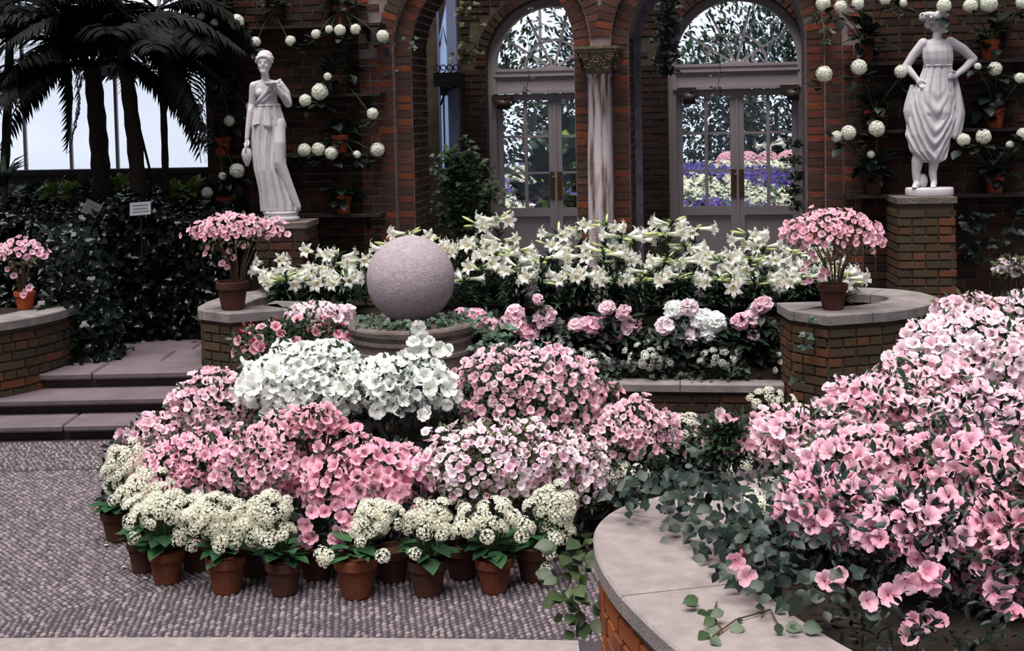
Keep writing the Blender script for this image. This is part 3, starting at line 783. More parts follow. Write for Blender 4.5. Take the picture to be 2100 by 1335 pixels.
for side in range(4):
    Rm = Matrix.Rotation(side * math.pi / 2, 3, 'Z')
    for (cx, cz, r0, dirn) in ((-.075, .30, .05, 1), (.075, .30, .05, -1), (0, .5, .045, 1), (-.11, .6, .04, -1), (.11, .6, .04, 1), (0, .22, .035, -1)):
        pts = [Rm @ Vector((cx + dirn * r0 * (1 - q / 11) * math.cos(q), -(.125 + .075 * cz) - .008, zcap + hh * cz + r0 * .9 * (1 - q / 11) * math.sin(q))) for q in np.linspace(0, 9, 20)]
        mb = MB(); mb.tube(pts, .008, 5); mb.obj('scroll', M['capital'], cpo)
# weathered strip down the arris of the second arch
mb = MB(); s0 = ARCH[1][0] - ARCH[1][1]
mb.box(s0 - .01, s0 + .075, TH - .06, TH + .05, Z_LAND, ZS)
V = []; F = []; r0 = ARCH[1][1] - .075; r1 = ARCH[1][1] + .01
for k in range(17):
    a = math.pi * k / 32; c_, q_ = math.cos(a), math.sin(a)
    V += [(ARCH[1][0] - r1 * c_, TH - .06, ZS + r1 * q_), (ARCH[1][0] - r0 * c_, TH - .06, ZS + r0 * q_), (ARCH[1][0] - r0 * c_, TH + .05, ZS + r0 * q_), (ARCH[1][0] - r1 * c_, TH + .05, ZS + r1 * q_)]
for k in range(16):
    for q in range(4): a = k * 4 + q; b = k * 4 + (q + 1) % 4; F.append((a, a + 4, b + 4, b))
mb.add(V, F); M['strip'] = material('limewashed_strip', lin(116, 106, 122), rough=.9, var=.45, vscale=14, bump=.3)
structure(mb.obj('trim_2', M['strip'], None, False, WALLM), 'lime-washed bluish strip lining the rear edge of the second arch', 'trim')

# ---- window wall on the far left
gl0, gl1 = at(-140, 352, 13.4), at(428, 344, 13.0)
GM = Matrix.Translation((gl0.x, gl0.y, 0)) @ Matrix.Rotation(math.atan2(gl1.y - gl0.y, gl1.x - gl0.x), 4, 'Z'); gw = (Vector((gl1.x, gl1.y, 0)) - Vector((gl0.x, gl0.y, 0))).length; zsill = gl0.z
mb = MB(); mb.box(-.5, gw, 0, .25, Z_LAND, zsill - .05); structure(mb.obj('wall_window', M['mortar_dark'], None, False, GM), 'low dark wall under the whitewashed glazing', 'wall')
w1 = bpy.data.objects.new('window_1', None); col.objects.link(w1); w1.matrix_world = GM; structure(w1, 'bright whitewashed greenhouse glazing behind the palms', 'window')
mb = MB(); mb.box(-.5, gw, -.12, .25, zsill - .05, zsill); mb.obj('sill', M['sill'], w1)
n = 6
for k in range(n):
    mb = MB(); mb.box(gw * k / n + .015, gw * (k + 1) / n - .015, .10, .112, zsill, 4.9); mb.obj('pane', M['glazing'], w1)
    mb = MB(); mb.box(gw * k / n - .015, gw * k / n + .015, .07, .14, zsill, 4.9); mb.obj('glazing_bar', M['paint'], w1)
# ================================================================== PLANTERS
def world_path(P): return [Vector((p.x, p.y, 0)) for p in P]
def planter(name, loc, label, P, z0, z1, thick, cop_w, cop_t, cuts, pal, mortar, copmat, seen, over=.025, limit=290):
    t = thing(name, loc, label, 'planter'); inv = Matrix.Translation(-Vector(loc))
    wc = wall_core(P, thick, z0, z1); wc.V = [v - np.array(loc) for v in wc.V]; wc.obj('wall_core', M[mortar], t)
    lay_bricks(sum([bricks_on_path(q, z0, z1) for q in split_corners(P)], []), t, pal, seen, limit, inv, 'far_brickwork')
    coping(P, over, cop_w, z1, z1 + cop_t, cuts, t, copmat, Vector(loc))
    return t
def seen_px(boxes):
    def f(b):
        q = proj(b[0]); return 1.0 if any(x0 < q[0] < x1 and y0 < q[1] < y1 for (x0, y0, x1, y1) in boxes) else 0.0
    return f
PR = Vector((2.28, 9.5, 0)); PL_A = -4.56
def PA(a, b): return PR + U2 * a + N2 * b
half = [(-.25, .25), (0, 0), (.42, .2), (.62, .36), (.77, .56), (.86, .78), (.87, 1.0), (.80, 1.2), (.66, 1.36), (.45, 1.46), (.2, 1.5), (-.1, 1.5)]
halfL = [(-.40, .23), (0, 0), (.30, .17), (.38, .34), (.41, .6), (.40, .9), (.33, 1.15), (.2, 1.35), (0, 1.45), (-.25, 1.5)]
Pw = [PA(-.32, .62)] + [PA(a, b) for a, b in half]
Pl = [PA(PL_A - a, b) for a, b in halfL]
Pl = list(reversed(Pl)) + [PA(PL_A + .46, .62)]
ZC = .83
cp_loc = PA(-2.28, .8)
pr = planter('brick_planter', PA(-.3, .8), 'curved brick planter end with stone coping, near the flower-crowned statue', Pw, 0, ZC - .075, .24, .36, .075, (.125, .32, .42, .62, .8), 'moss', 'mortar_dark', 'coping_dark', seen_px([(1600, 640, 1930, 860)]))
pl = planter('brick_planter', PA(PL_A + .3, .8), 'curved brick planter end with stone coping, beside the steps', Pl, 0, ZC - .075, .24, .36, .075, (.2, .4, .60, .86), 'moss', 'mortar_dark', 'coping_dark', seen_px([(390, 640, 590, 900)]), limit=200)
# low front ledge between the two ends
Pf = [PA(PL_A + .3, .42), PA(-3.2, .40), PA(-2.2, .40), PA(-1.2, .40), PA(-.3, .42)]
lg = planter('low_planter_ledge', PA(-2.28, .4), 'low brick wall with a stone ledge fronting the rhododendron bed', Pf, 0, .17, .2, .26, .06, (.3, .55, .8), 'dark', 'mortar_dark', 'coping_dark', seen_px([(1200, 800, 1640, 900)]), limit=120)
# soil of the bed in two tiers
sm = MB(); V = []; F = []; aa = np.linspace(PL_A + .0, .0, 12); prof = ((.55, .15), (.62, .30), (.85, .36), (.92, .66), (1.3, .70))
for a in aa:
    for b, z in prof: p = PA(a, b); V.append((p.x, p.y, z))
k_ = len(prof)
for i in range(len(aa) - 1):
    for q in range(k_ - 1): u = i * k_ + q; F.append((u, u + k_, u + k_ + 1, u + 1))
sm.add(V, F); V = []
for (ca, sg) in ((0, 1), (PL_A, -1)):
    V = []
    for k in range(13): a = -math.pi / 2 + math.pi * k / 12; p = PA(ca + sg * (.12 + .5 * math.cos(a)), .85 + .45 * math.sin(a)); V.append((p.x, p.y, .68))
    sm.add(V, [tuple(range(13)) if sg == 1 else tuple(reversed(range(13)))])
so_ = sm.obj('bed_soil', M['soil']); so_['label'] = 'dark soil of the raised lily and rhododendron bed'; so_['category'] = 'soil'; so_['kind'] = 'stuff'
# left planter
cxl, cyl, rl = -4.78, 10.78, 1.12
Pq = [Vector((cxl + rl * math.cos(a), cyl + rl * math.sin(a), 0)) for a in np.linspace(math.radians(-160), math.radians(25), 30)]
planter('brick_planter', (cxl, cyl, 0), 'rounded mossy brick planter at the foot of the dark hedge', Pq, 0, ZC - .07, .22, .34, .07, (.35, .7), 'moss', 'mortar_dark', 'coping_dark', seen_px([(0, 640, 145, 840)]), limit=160)
mb = MB(); mb.lathe([(.95, .0), (.95, .7), (.001, .74)], 24, None, (cxl, cyl, 0)); o = mb.obj('planter_soil', M['soil']); o['label'] = 'soil filling the rounded planter by the hedge'; o['category'] = 'soil'; o['kind'] = 'stuff'
# near planter
near = [(2.6, 6.0), (1.9, 5.72), (1.3, 5.45), (.86, 5.25), (.58, 5.10), (.40, 4.95), (.305, 4.74), (.285, 4.45), (.318, 4.15), (.385, 3.88), (.47, 3.62), (.62, 3.3), (.86, 2.95), (1.2, 2.65), (1.7, 2.4)]
Pn = smooth_path(near); zc2 = ZC
planter('brick_planter', (1.4, 4.2, 0), 'large near brick planter with a broad pale stone coping', Pn, 0, zc2 - .06, .24, .44, .06, (.24, .445, .60, .72), 'orange', 'mortar', 'coping', seen_px([(1200, 1150, 1500, 1335)]), limit=200)
Pi = offset_path(Pn, .22); c = Vector((1.9, 4.3, 0)); V = [(c.x, c.y, .80)] + [(p.x, p.y, .74) for p in Pi]; mb = MB(); mb.add(V, [(0, k + 1, k + 2) for k in range(len(Pi) - 1)])
o = mb.obj('planter_soil', M['soil']); o['label'] = 'soil filling the large near planter under the azaleas'; o['category'] = 'soil'; o['kind'] = 'stuff'
# ================================================================== STONE SPHERE, PEDESTALS, STATUES
def ell(mb, c, r, rot=None, seg=16):
    V = []; F = []; n = seg // 2
    for i in range(1, n):
        a = math.pi * i / n
        for k in range(seg): b = 2 * math.pi * k / seg; V.append((r[0] * math.sin(a) * math.cos(b), r[1] * math.sin(a) * math.sin(b), -r[2] * math.cos(a)))
    V += [(0, 0, -r[2]), (0, 0, r[2])]; m = (n - 1) * seg
    for i in range(n - 2):
        for k in range(seg): a = i * seg + k; b = i * seg + (k + 1) % seg; F.append((a, b, b + seg, a + seg))
    for k in range(seg): F.append((m, (k + 1) % seg, k)); F.append((m + 1, m - seg + k, m - seg + (k + 1) % seg))
    R = Euler(rot).to_matrix() if rot else Matrix.Identity(3)
    mb.add([tuple(R @ Vector(v) + Vector(c)) for v in V], F)
def fuse(mb, voxel, name, mat, smooth_it=4):
    o = mb.obj(name + '_raw', mat); r = o.modifiers.new('r', 'REMESH'); r.mode = 'VOXEL'; r.voxel_size = voxel
    s = o.modifiers.new('s', 'SMOOTH'); s.factor = .5; s.iterations = smooth_it
    dg = bpy.context.evaluated_depsgraph_get(); me = bpy.data.meshes.new_from_object(o.evaluated_get(dg)); me.name = name
    bpy.data.objects.remove(o)
    me.polygons.foreach_set('use_smooth', np.ones(len(me.polygons), bool)); return me
def loft(mb, rings, c=None, cap=True):
    n = len(rings[0]); V = [p for r in rings for p in r]; F = []
    for i in range(len(rings) - 1):
        for k in range(n): a = i * n + k; b = i * n + (k + 1) % n; F.append((a, b, b + n, a + n))
    if cap: F += [tuple(reversed(range(n))), tuple(range((len(rings) - 1) * n, len(rings) * n))]
    mb.add(V, F, c)
def interp(tab, z):
    for a, b in zip(tab[:-1], tab[1:]):
        if a[0] <= z <= b[0]:
            t = (z - a[0]) / (b[0] - a[0]); return [a[i] * (1 - t) + b[i] * t for i in range(len(a))]
    return list(tab[0] if z < tab[0][0] else tab[-1])
def skirt(tab, nfold, amp, z0, z1, twist=0.0, step=3.0, N=120, hem=None, seed=1, sharp=.7, swag=0.0):
    """tab rows (z, cx, cy, rx, ry); folds that fan out downwards"""
    r_ = random.Random(seed); ph = [r_.uniform(0, 6.28) for _ in range(6)]; rings = []
    zs = np.arange(z0, z1 + step * .5, step)
    for z in zs:
        _, cx, cy, rx, ry = interp(tab, z); g = []
        f = 1 - (z - z0) / (z1 - z0)
        for k in range(N):
            a = 2 * math.pi * k / N; tw = a + twist * f
            w = math.sin(nfold * tw + ph[0] + .8 * math.sin(2 * a + ph[1])); w = math.copysign(abs(w) ** sharp, w)
            w += .5 * math.sin((nfold * 2 + 1) * tw + ph[2] + 1.2 * f)
            d = amp * (.25 + .75 * f) * w
            if swag and math.sin(a) < .2:
                xn = math.cos(a) - .08; q = z - 105 * abs(xn) ** 1.6; g_ = min(1, max(0, (.2 - math.sin(a)) / .5)) * min(1, max(0, (z1 - 40 - z) / 60))
                d = d * (1 - .75 * g_) + swag * g_ * (math.sin(q / 5.2 + .8 * math.sin(q / 17)) + .5 * math.sin(q / 9.0 + 1)) * min(1, .35 + f)
            zz = z
            if hem and z == zs[0]: zz += hem * math.sin(5 * a + ph[3])
            g.append((cx + (rx + d) * math.cos(a), cy + (ry + d) * math.sin(a), zz))
        rings.append(g)
    mb = MB(); loft(mb, rings); return mb

p = at(842, 572, 8.3); SPX, SPY, SPZ, SPR = p.x, 8.3, p.z, .278
dr = thing('stone_drum', (SPX, SPY, 0), 'round moulded stone drum pedestal carrying the stone sphere', 'pedestal'); zt = SPZ - SPR + .01
mb = MB(); mb.lathe([(.42, 0), (.42, .1), (.38, .12), (.38, zt - .20), (.39, zt - .19), (.39, zt - .17), (.375, zt - .16), (.375, zt - .11), (.392, zt - .105), (.392, zt - .085), (.378, zt - .08), (.378, zt - .055), (.40, zt - .05), (.405, zt - .02), (.395, zt - .01)], 64); mb.obj('drum', M['drum'], dr)
mb = MB(); mb.lathe([(.40, zt - .012), (.39, zt - .004), (.24, zt - .002), (.16, zt)], 40); mb.obj('cap_stone', M['drum'], dr)
mb = MB(); ell(mb, (0, 0, SPR * .98), (SPR, SPR, SPR * .99), None, 72); V = mb.V[0]
dirs = norm(V - np.array((0, 0, SPR * .98)))
for i in range(len(V)):
    d = Vector(dirs[i]); q = mnoise.noise(d * 9) * .004 + mnoise.noise(d * 26) * .0022; V[i] += dirs[i] * q
mb.obj('stone_sphere', M['sphere'], None, True, Matrix.Translation((SPX, SPY, SPZ - SPR * .98)), label='large pitted grey stone ball resting on the round drum', category='sphere')

def brick_pedestal(x0, x1, ytop, Y, dep, label, limit):
    a = at(x0, ytop, Y); b = at(x1, ytop, Y); zt = (a.z + b.z) / 2; w = b.x - a.x; cx = (a.x + b.x) / 2
    t = thing('brick_pedestal', (cx, Y + dep / 2, Z_LAND), label, 'pedestal', 'statue pedestals', -YAW * .5); h = zt - Z_LAND
    mb = MB(); mb.box(-w / 2 + .012, w / 2 - .012, -dep / 2 + .012, dep / 2, 0, h - .045); mb.obj('core', M['mortar_dark'], t)
    mb = MB(); mb.box(-w / 2 - .01, w / 2 + .01, -dep / 2 - .015, dep / 2, h - .05, h); mb.obj('cap_stone', M['drum'], t)
    mb = MB(); mb.box(-w / 2 - .02, w / 2 + .02, -dep / 2 - .02, dep / 2, 0, .09); mb.obj('plinth', M['drum'], t)
    P = [Vector((-w / 2, dep / 2, 0)), Vector((-w / 2, -dep / 2, 0)), Vector((w / 2, -dep / 2, 0)), Vector((w / 2, dep / 2, 0))]
    bs = []
    for q in range(3): bs += bricks_on_path([P[q], P[q + 1]], .09, h - .05)
    lay_bricks(bs, t, 'moss' if limit > 100 else 'dark', None, limit)
    return zt, cx, Y + dep / 2
zt, cx, cy = brick_pedestal(1847, 1963, 405, 11.0, .46, 'tall mossy brick pedestal under the flower-crowned statue', 200)
ST2 = (at(1906, 405, cy).x, cy, zt)
zt1, cx1, cy1 = brick_pedestal(528, 632, 457, 11.55, .46, 'brick pedestal under the goblet-bearing statue', 90)
ST1 = (at(577, 457, cy1).x, cy1, zt1)

# ---- statue with goblet and jug (units: 1/230 m)
k1 = 1 / (2700 / cy1)
t = thing('marble_statue', ST1, 'white marble statue of a robed woman holding a jug and a small goblet', 'statue', 'marble statues')
def part(mb_or_me, name, parent, mat='marble', k=1.0, label=None):
    me = mb_or_me if isinstance(mb_or_me, bpy.types.Mesh) else mb_or_me.mesh(name, M[mat], True)
    me.transform(Matrix.Diagonal((k, k, k, 1)))
    if not me.materials: me.materials.append(M[mat])
    o = link(name, me, parent)
    if label: o['label'] = label
    return o
mb = MB(); mb.lathe([(36, 0), (38, 3), (38, 8), (35, 10), (35, 14), (37, 17), (36, 20)], 40); mb.V[0][:, 1] *= .78; part(mb, 'plinth', t, k=k1)
b = MB(); cap = lambda pts, rad: b.tube(pts, rad, 12)
def limb(pts, rad):
    b.tube(pts, rad, 12)
    for q, r in zip(pts, rad): ell(b, q, (r, r, r), None, 12)
ell(b, (-22, 0, 268), (25, 15, 24)); ell(b, (-21, -2, 244), (22, 15, 24)); ell(b, (-20, 0, 214), (30, 19, 30)); ell(b, (-23, 1, 281), (30, 11, 10))
ell(b, (-34, -12, 262), (9, 7, 9)); ell(b, (-11, -12, 262), (9, 7, 9))
limb([(-23, 0, 282), (-24, -2, 303)], [9, 8])                                   # neck
ell(b, (-24, -3, 326), (15.5, 19, 20)); ell(b, (-24, -10, 316), (12, 11, 16)); ell(b, (-24, -19, 306), (6, 5, 5))
ell(b, (-24, -22, 319), (2.4, 3.5, 6.5)); ell(b, (-24, -19.5, 328), (9, 3, 2.4)); ell(b, (-24, -21, 311.5), (4.2, 2.2, 1.4)); ell(b, (-30, -17, 317), (4, 4, 4)); ell(b, (-18, -17, 317), (4, 4, 4))
limb([(-48, 0, 278), (-53, 3, 240), (-56, -3, 226)], [9, 7.5, 7]); limb([(-56, -3, 226), (-61, -9, 190), (-63, -12, 170)], [7, 5.5, 4.5])
limb([(5, 0, 279), (16, 4, 262), (21, 2, 240)], [9.5, 9.5, 8.5]); limb([(21, 2, 240), (12, -16, 258), (3, -24, 273)], [8.5, 6.5, 4.8])
# hands: palm, four fingers, thumb
ell(b, (-63, -13, 163), (5, 4, 7))
for q, (dx, l) in enumerate(((-4, 9), (-1.5, 11), (1.2, 10), (3.6, 8))): limb([(-63 + dx, -15, 160), (-63 + dx * .9, -18, 155), (-63 + dx * .6, -14, 155 - l * .4)], [1.7, 1.6, 1.4])
limb([(-59, -14, 166), (-57.5, -18, 160), (-60, -19, 155)], [1.8, 1.7, 1.5])
ell(b, (0, -26, 278), (6, 4, 6))
for q, dx in enumerate((-3.5, -1, 1.5, 4)): limb([(dx - 1, -28, 281), (dx - 4, -31, 284), (dx - 7, -31, 282)], [1.7, 1.6, 1.4])
limb([(3, -28, 277), (0, -32, 276), (-5, -32, 278)], [1.9, 1.7, 1.5])
# feet under the hem
ell(b, (-16, -12, 24), (6, 8, 4)); ell(b, (20, -10, 24), (6, 8, 4))
part(fuse(b, 1.25, 'figure', M['marble']), 'figure', t, k=k1)
h = MB(); ell(h, (-24, 4, 335), (17, 18, 16)); ell(h, (-24, 18, 330), (10, 10, 10))
for a in np.linspace(-2.9, -.2, 12): ell(h, (-24 + 16 * math.cos(a), -3 + 16.5 * math.sin(a), 337 - 11 * abs(math.cos(a)) ** 2), (3.6, 3.6, 4))
for a in np.linspace(0, 6.28, 22): ell(h, (-24 + 17.4 * math.cos(a), 1 + 19 * math.sin(a), 334 - 3 * math.sin(a)), (2.6, 2.6, 2.0), None, 8)
part(fuse(h, 1.2, 'hair', M['marble'], 2), 'hair', t, k=k1)
tab1 = [(20, 0, 0, 37, 22), (35, -2, 0, 36, 22), (60, -8, 0, 32, 22), (85, -14, -1, 31, 22), (106, -20, -2, 30, 22), (135, -22, -1, 32, 21), (170, -22, 0, 34, 20), (200, -22, 0, 33, 20), (228, -20, 0, 26, 17), (236, -20, 0, 24, 16)]
sk = skirt(tab1, 13, 4.2, 20, 234, twist=.5, seed=4)
dr_ = part(sk, 'robe', t, k=k1)
dm = MB(); ell(dm, (4, -15, 118), (13, 11, 20), (.2, .1, .1)); limb_b = b; b = dm; limb([(4, -8, 200), (4, -16, 160), (3, -17, 122), (20, -10, 70), (34, -4, 28)], [12, 13, 12, 10, 9]); b = limb_b
part(fuse(dm, 1.6, 'bent_leg_drape', M['marble'], 5), 'bent_leg_drape', t, k=k1)
pep = skirt([(196, -21, 0, 37, 22), (215, -21, 0, 32, 20), (236, -20, 0, 25, 17.5), (242, -20, 0, 24, 17)], 9, 2.6, 196, 241, hem=6, step=2.5, seed=9); part(pep, 'peplum', t, k=k1)
bel = MB(); bel.tube([(-20 + 25 * math.cos(a), 17.5 * math.sin(a), 237) for a in np.linspace(0, 6.28, 30)], 1.8, 6); bel.tube([(-44, -8, 240), (-30, -16, 252), (-15, -18, 268), (2, -10, 284), (6, 2, 288)], [4, 5, 5, 4.5, 4], 8); bel.tube([(-44, -6, 238), (-26, -17, 246), (-8, -18, 262), (6, -10, 280)], [3, 3.5, 3.5, 3], 8)
part(bel, 'sash', t, k=k1)
jg = MB(); jg.lathe([(3, -26), (4, -24), (9, -12), (11, 0), (8, 9), (4.5, 13), (4.5, 17), (6.5, 21), (5.5, 21)], 20, None, (-64, -13, 140)); jg.tube([(-64, -22, 140), (-64, -27, 152), (-64, -20, 160), (-64, -14, 160)], 1.6, 6); part(jg, 'jug', t, k=k1)
gb = MB(); gb.lathe([(5, -12), (1.8, -10), (1.6, -5), (8, -2), (12.5, 4), (12, 4.5), (7, 0), (.1, -1)], 20, None, (-9, -31, 279)); part(gb, 'goblet', t, k=k1)

# ---- statue with flower crown, hands on hips
k2 = 1 / (2700 / cy)
t = thing('marble_statue', ST2, 'white marble statue of a dancer with flower crown and hands on hips', 'statue', 'marble statues')
mb = MB(); mb.lathe([(48, 0), (49, 2), (49, 14), (47, 17)], 40); mb.V[0][:, 1] *= .72; part(mb, 'plinth', t, k=k2)
b = MB()
ell(b, (16, 0, 290), (28, 17, 26)); ell(b, (18, 0, 266), (25, 16, 20)); ell(b, (17, 0, 312), (32, 11, 9)); ell(b, (4, -11, 288), (10, 7, 9)); ell(b, (29, -11, 288), (10, 7, 9)); ell(b, (8, 0, 210), (34, 22, 34))
limb([(16, 0, 312), (17, -1, 332)], [10, 9])
ell(b, (17, 0, 352), (17, 15, 19)); ell(b, (24, -3, 345), (11, 12, 15)); ell(b, (32, -4, 336), (6, 6, 5))                 # head turned to +x
ell(b, (35.5, -4, 347), (4, 2.4, 5)); ell(b, (31, -4, 355), (4, 9, 2.6)); ell(b, (34, -4, 340.5), (2.4, 4, 1.4)); ell(b, (29, -11, 344), (4.5, 4, 4.5)); ell(b, (14, -15, 346), (3, 2, 5))
limb([(-11, 0, 312), (-30, 6, 288), (-44, 8, 266)], [11, 9.5, 8.5]); limb([(-44, 8, 266), (-34, -2, 250), (-26, -8, 238)], [8.5, 7, 5.5])
limb([(44, 0, 313), (72, 6, 298), (94, 8, 278)], [11.5, 10.5, 9]); limb([(94, 8, 278), (72, 0, 258), (54, -8, 247)], [9, 7.5, 5.8])
ell(b, (-23, -11, 233), (7, 5, 8)); ell(b, (50, -11, 245), (8, 5, 7))
for q in range(4):
    limb([(-24 + q * 2.4, -13, 228), (-22 + q * 2.6, -17, 222), (-20 + q * 2.4, -16, 216)], [2.2, 2, 1.7]); limb([(46, -13, 241 + q * 2.6), (39, -17, 240 + q * 2.6), (34, -16, 238 + q * 2.4)], [2.2, 2, 1.7])
limb([(-17, -12, 236), (-12, -16, 232), (-10, -16, 227)], [2.3, 2.1, 1.8]); limb([(50, -13, 251), (44, -17, 254), (39, -17, 254)], [2.3, 2.1, 1.8])
limb([(-18, 2, 100), (-24, 2, 70), (-26, 3, 48), (-25, 4, 26)], [12, 12, 9, 7]); limb([(10, -4, 100), (9, -4, 72), (6, -2, 48), (8, -4, 27)], [12, 11, 8.5, 6.5])
limb([(-24, 2, 24), (-31, -8, 22), (-37, -18, 19)], [7, 6.5, 4.5]); limb([(9, -2, 26), (4, -14, 23), (0, -22, 20)], [6.5, 6.5, 4.5])
for q in range(5): ell(b, (-41 + q * 2.4, -23 + abs(q - 2), 19), (1.8, 3.6, 1.9), None, 8); ell(b, (-5 + q * 2.4, -27 + abs(q - 2), 19), (1.8, 3.6, 1.9), None, 8)
ell(b, (-12, 8, 30), (12, 10, 16))
part(fuse(b, 1.3, 'figure', M['marble']), 'figure', t, k=k2)
h = MB(); ell(h, (13, 1, 358), (18, 17, 16)); ell(h, (0, 2, 350), (9, 9, 9))
for a in np.linspace(.3, 5.6, 14): ell(h, (15 + 17 * math.cos(a), -1 + 15 * math.sin(a), 354 + 4 * math.cos(a) * 0), (5, 5, 5), None, 8)
part(fuse(h, 1.3, 'hair', M['marble'], 2), 'hair', t, k=k2)
wr_ = MB(); r_ = random.Random(3)
for q in range(26):
    a = 2 * math.pi * q / 26; cx_, cy_, cz_ = 11 + 23 * math.cos(a), 1 + 20 * math.sin(a), 368 - .12 * 23 * math.cos(a) * -1
    ell(wr_, (cx_, cy_, cz_ + r_.uniform(-4, 4)), (6.5, 6.5, 6.5), None, 10)
    for m_ in range(4): ell(wr_, (cx_ + r_.uniform(-5, 5), cy_ + r_.uniform(-5, 5), cz_ + r_.uniform(-6, 7)), (3.4, 3.4, 3), None, 8)
part(fuse(wr_, 1.1, 'flower_crown', M['marble'], 1), 'flower_crown', t, k=k2)
tab2 = [(68, 6, -3, 14, 12), (74, 4, -2, 26, 19), (92, -1, 0, 37, 25), (125, 0, 0, 46, 27), (158, 4, 0, 48, 27), (190, 5, 0, 46, 26), (215, 8, 0, 42, 24), (240, 14, 0, 34, 20), (262, 18, 0, 29, 18), (270, 18, 0, 28, 18)]
sk = skirt(tab2, 12, 2.8, 68, 268, twist=-.7, seed=12, swag=2.6, step=1.6, N=160); part(sk, 'dress_skirt', t, k=k2)
lf = MB(); limb_b = b; b = lf; limb([(-4, 6, 236), (-7, -1, 205), (-10, -9, 170), (-13, -9, 135), (-10, 0, 105)], [10, 19, 18, 13, 8]); limb([(32, 6, 236), (30, -1, 205), (25, -9, 170), (17, -9, 130), (10, 0, 100)], [10, 19, 18, 14, 8]); b = limb_b
part(fuse(lf, 1.7, 'thigh_drape', M['marble'], 5), 'thigh_drape', t, k=k2)
for (sx, top, bot, nm) in ((1, 240, 118, 'hanging_drape'), (-1, 228, 140, 'hanging_drape')):
    cxs = 56 if sx > 0 else -34; d_ = MB(); rings = []
    for z in np.linspace(bot, top, 26):
        f = 1 - (z - bot) / (top - bot); g = []
        for q in range(40): a = 2 * math.pi * q / 40; w_ = 3 + 13 * math.sin(math.pi * min(.95, f * .55 + .03)) + 2.6 * math.sin(4 * a + f * 2) * f; g.append((cxs + sx * 4 * math.sin(f * 2.4) - sx * (26 * max(0, f - .6)) + w_ * math.cos(a) * .9, 2 + w_ * math.sin(a) * .8, z + (4 * math.sin(5 * a) if f > .97 else 0)))
        rings.append(g)
    loft(d_, rings); part(d_, nm, t, k=k2)
bo = skirt([(262, 18, 0, 27, 18), (280, 17, -2, 30.5, 20), (296, 16, -2, 31, 20), (312, 16, 0, 31, 14), (318, 16, 0, 24, 11)], 7, 1.3, 262, 317, seed=5); part(bo, 'bodice', t, k=k2)
bel = MB(); bel.tube([(18 + 28.5 * math.cos(a), 18.5 * math.sin(a), 266) for a in np.linspace(0, 6.28, 30)], 1.8, 6); part(bel, 'sash', t, k=k2)

# ================================================================== WALL SHELVES AND HYDRANGEAS
def shelf(x0, x1, y, label, t=-.2):
    a, za = onwall(x0, y, t); b, zb = onwall(x1, y, t); z = (za + zb) / 2
    th_ = thing('plant_shelf', W((a + b) / 2, 0, z), label, 'shelf', 'plant shelves on the brick wall', -YAW)
    mb = MB(); mb.box(-(b - a) / 2, (b - a) / 2, -.22, 0, -.028, 0); mb.obj('board', M['wood_dark'], th_)
    for q in (-.8, 0, .8):
        mb = MB(); x = q * (b - a) / 2; mb.box(x - .015, x + .015, -.02, 0, -.16, -.028); mb.tube([(x, -.015, -.15), (x, -.17, -.03)], .011, 5); mb.obj('bracket', M['iron'], th_)
    return z
SHL = [shelf(428, 780, y, l) for y, l in ((52, 'dark wooden plant shelf, topmost beside the goblet statue'), (194, 'dark wooden plant shelf, second from the top beside the goblet statue'), (316, 'dark wooden plant shelf, third from the top beside the goblet statue'), (440, 'dark wooden plant shelf, lowest beside the goblet statue'))]
SHR = [shelf(1735, 2140, y, l) for y, l in ((124, 'dark wooden plant shelf, topmost behind the flower-crowned statue'), (264, 'dark wooden plant shelf, middle one behind the flower-crowned statue'), (398, 'dark wooden plant shelf, lowest behind the flower-crowned statue'))]
def hyd_head(seed):
    mb = MB(); n = 70; d = sph(n, -.55) + rng.normal(0, .05, (n, 3)); d = norm(d)
    pos_ = d * (.86 + rng.uniform(-.06, .06, (n, 1))); c = np.tile(lin(246, 245, 236), (n, 1)) * np.concatenate([rng.uniform(.9, 1.0, (n, 1)).repeat(3, 1), np.ones((n, 1))], 1)
    scatter(mb, T_HYD, pos_, np.cross(d, rng.normal(0, 1, (n, 3))), d, .30, c); ell(mb, (0, 0, 0), (.78, .78, .78), None, 12); mb.C[-1] = np.broadcast_to(np.array(lin(222, 226, 204)), (len(mb.V[-1]), 4))
    return mb.mesh('flower_head', M['petal'])
HYD = [hyd_head(i) for i in range(4)]
def tuft(mb, c, n, spread, ln, base='dark', tm=T_BROAD, up=.35, v=.4):
    d = norm(np.stack([rng.normal(0, 1, n), rng.normal(-.25, 1, n), rng.normal(up, .5, n)], 1)); pos_ = np.asarray(c) + d * spread * rng.uniform(.2, 1, (n, 1))
    yd = norm(d + rng.normal(0, .35, (n, 3))); zd = norm(np.stack([yd[:, 0] * -.3, yd[:, 1] * -.3 - .25, np.full(n, 1.0)], 1))
    scatter(mb, tm, pos_, yd, zd, ln * rng.uniform(.65, 1.2, n), leafcol(n, base, v))
LEAFM = {}
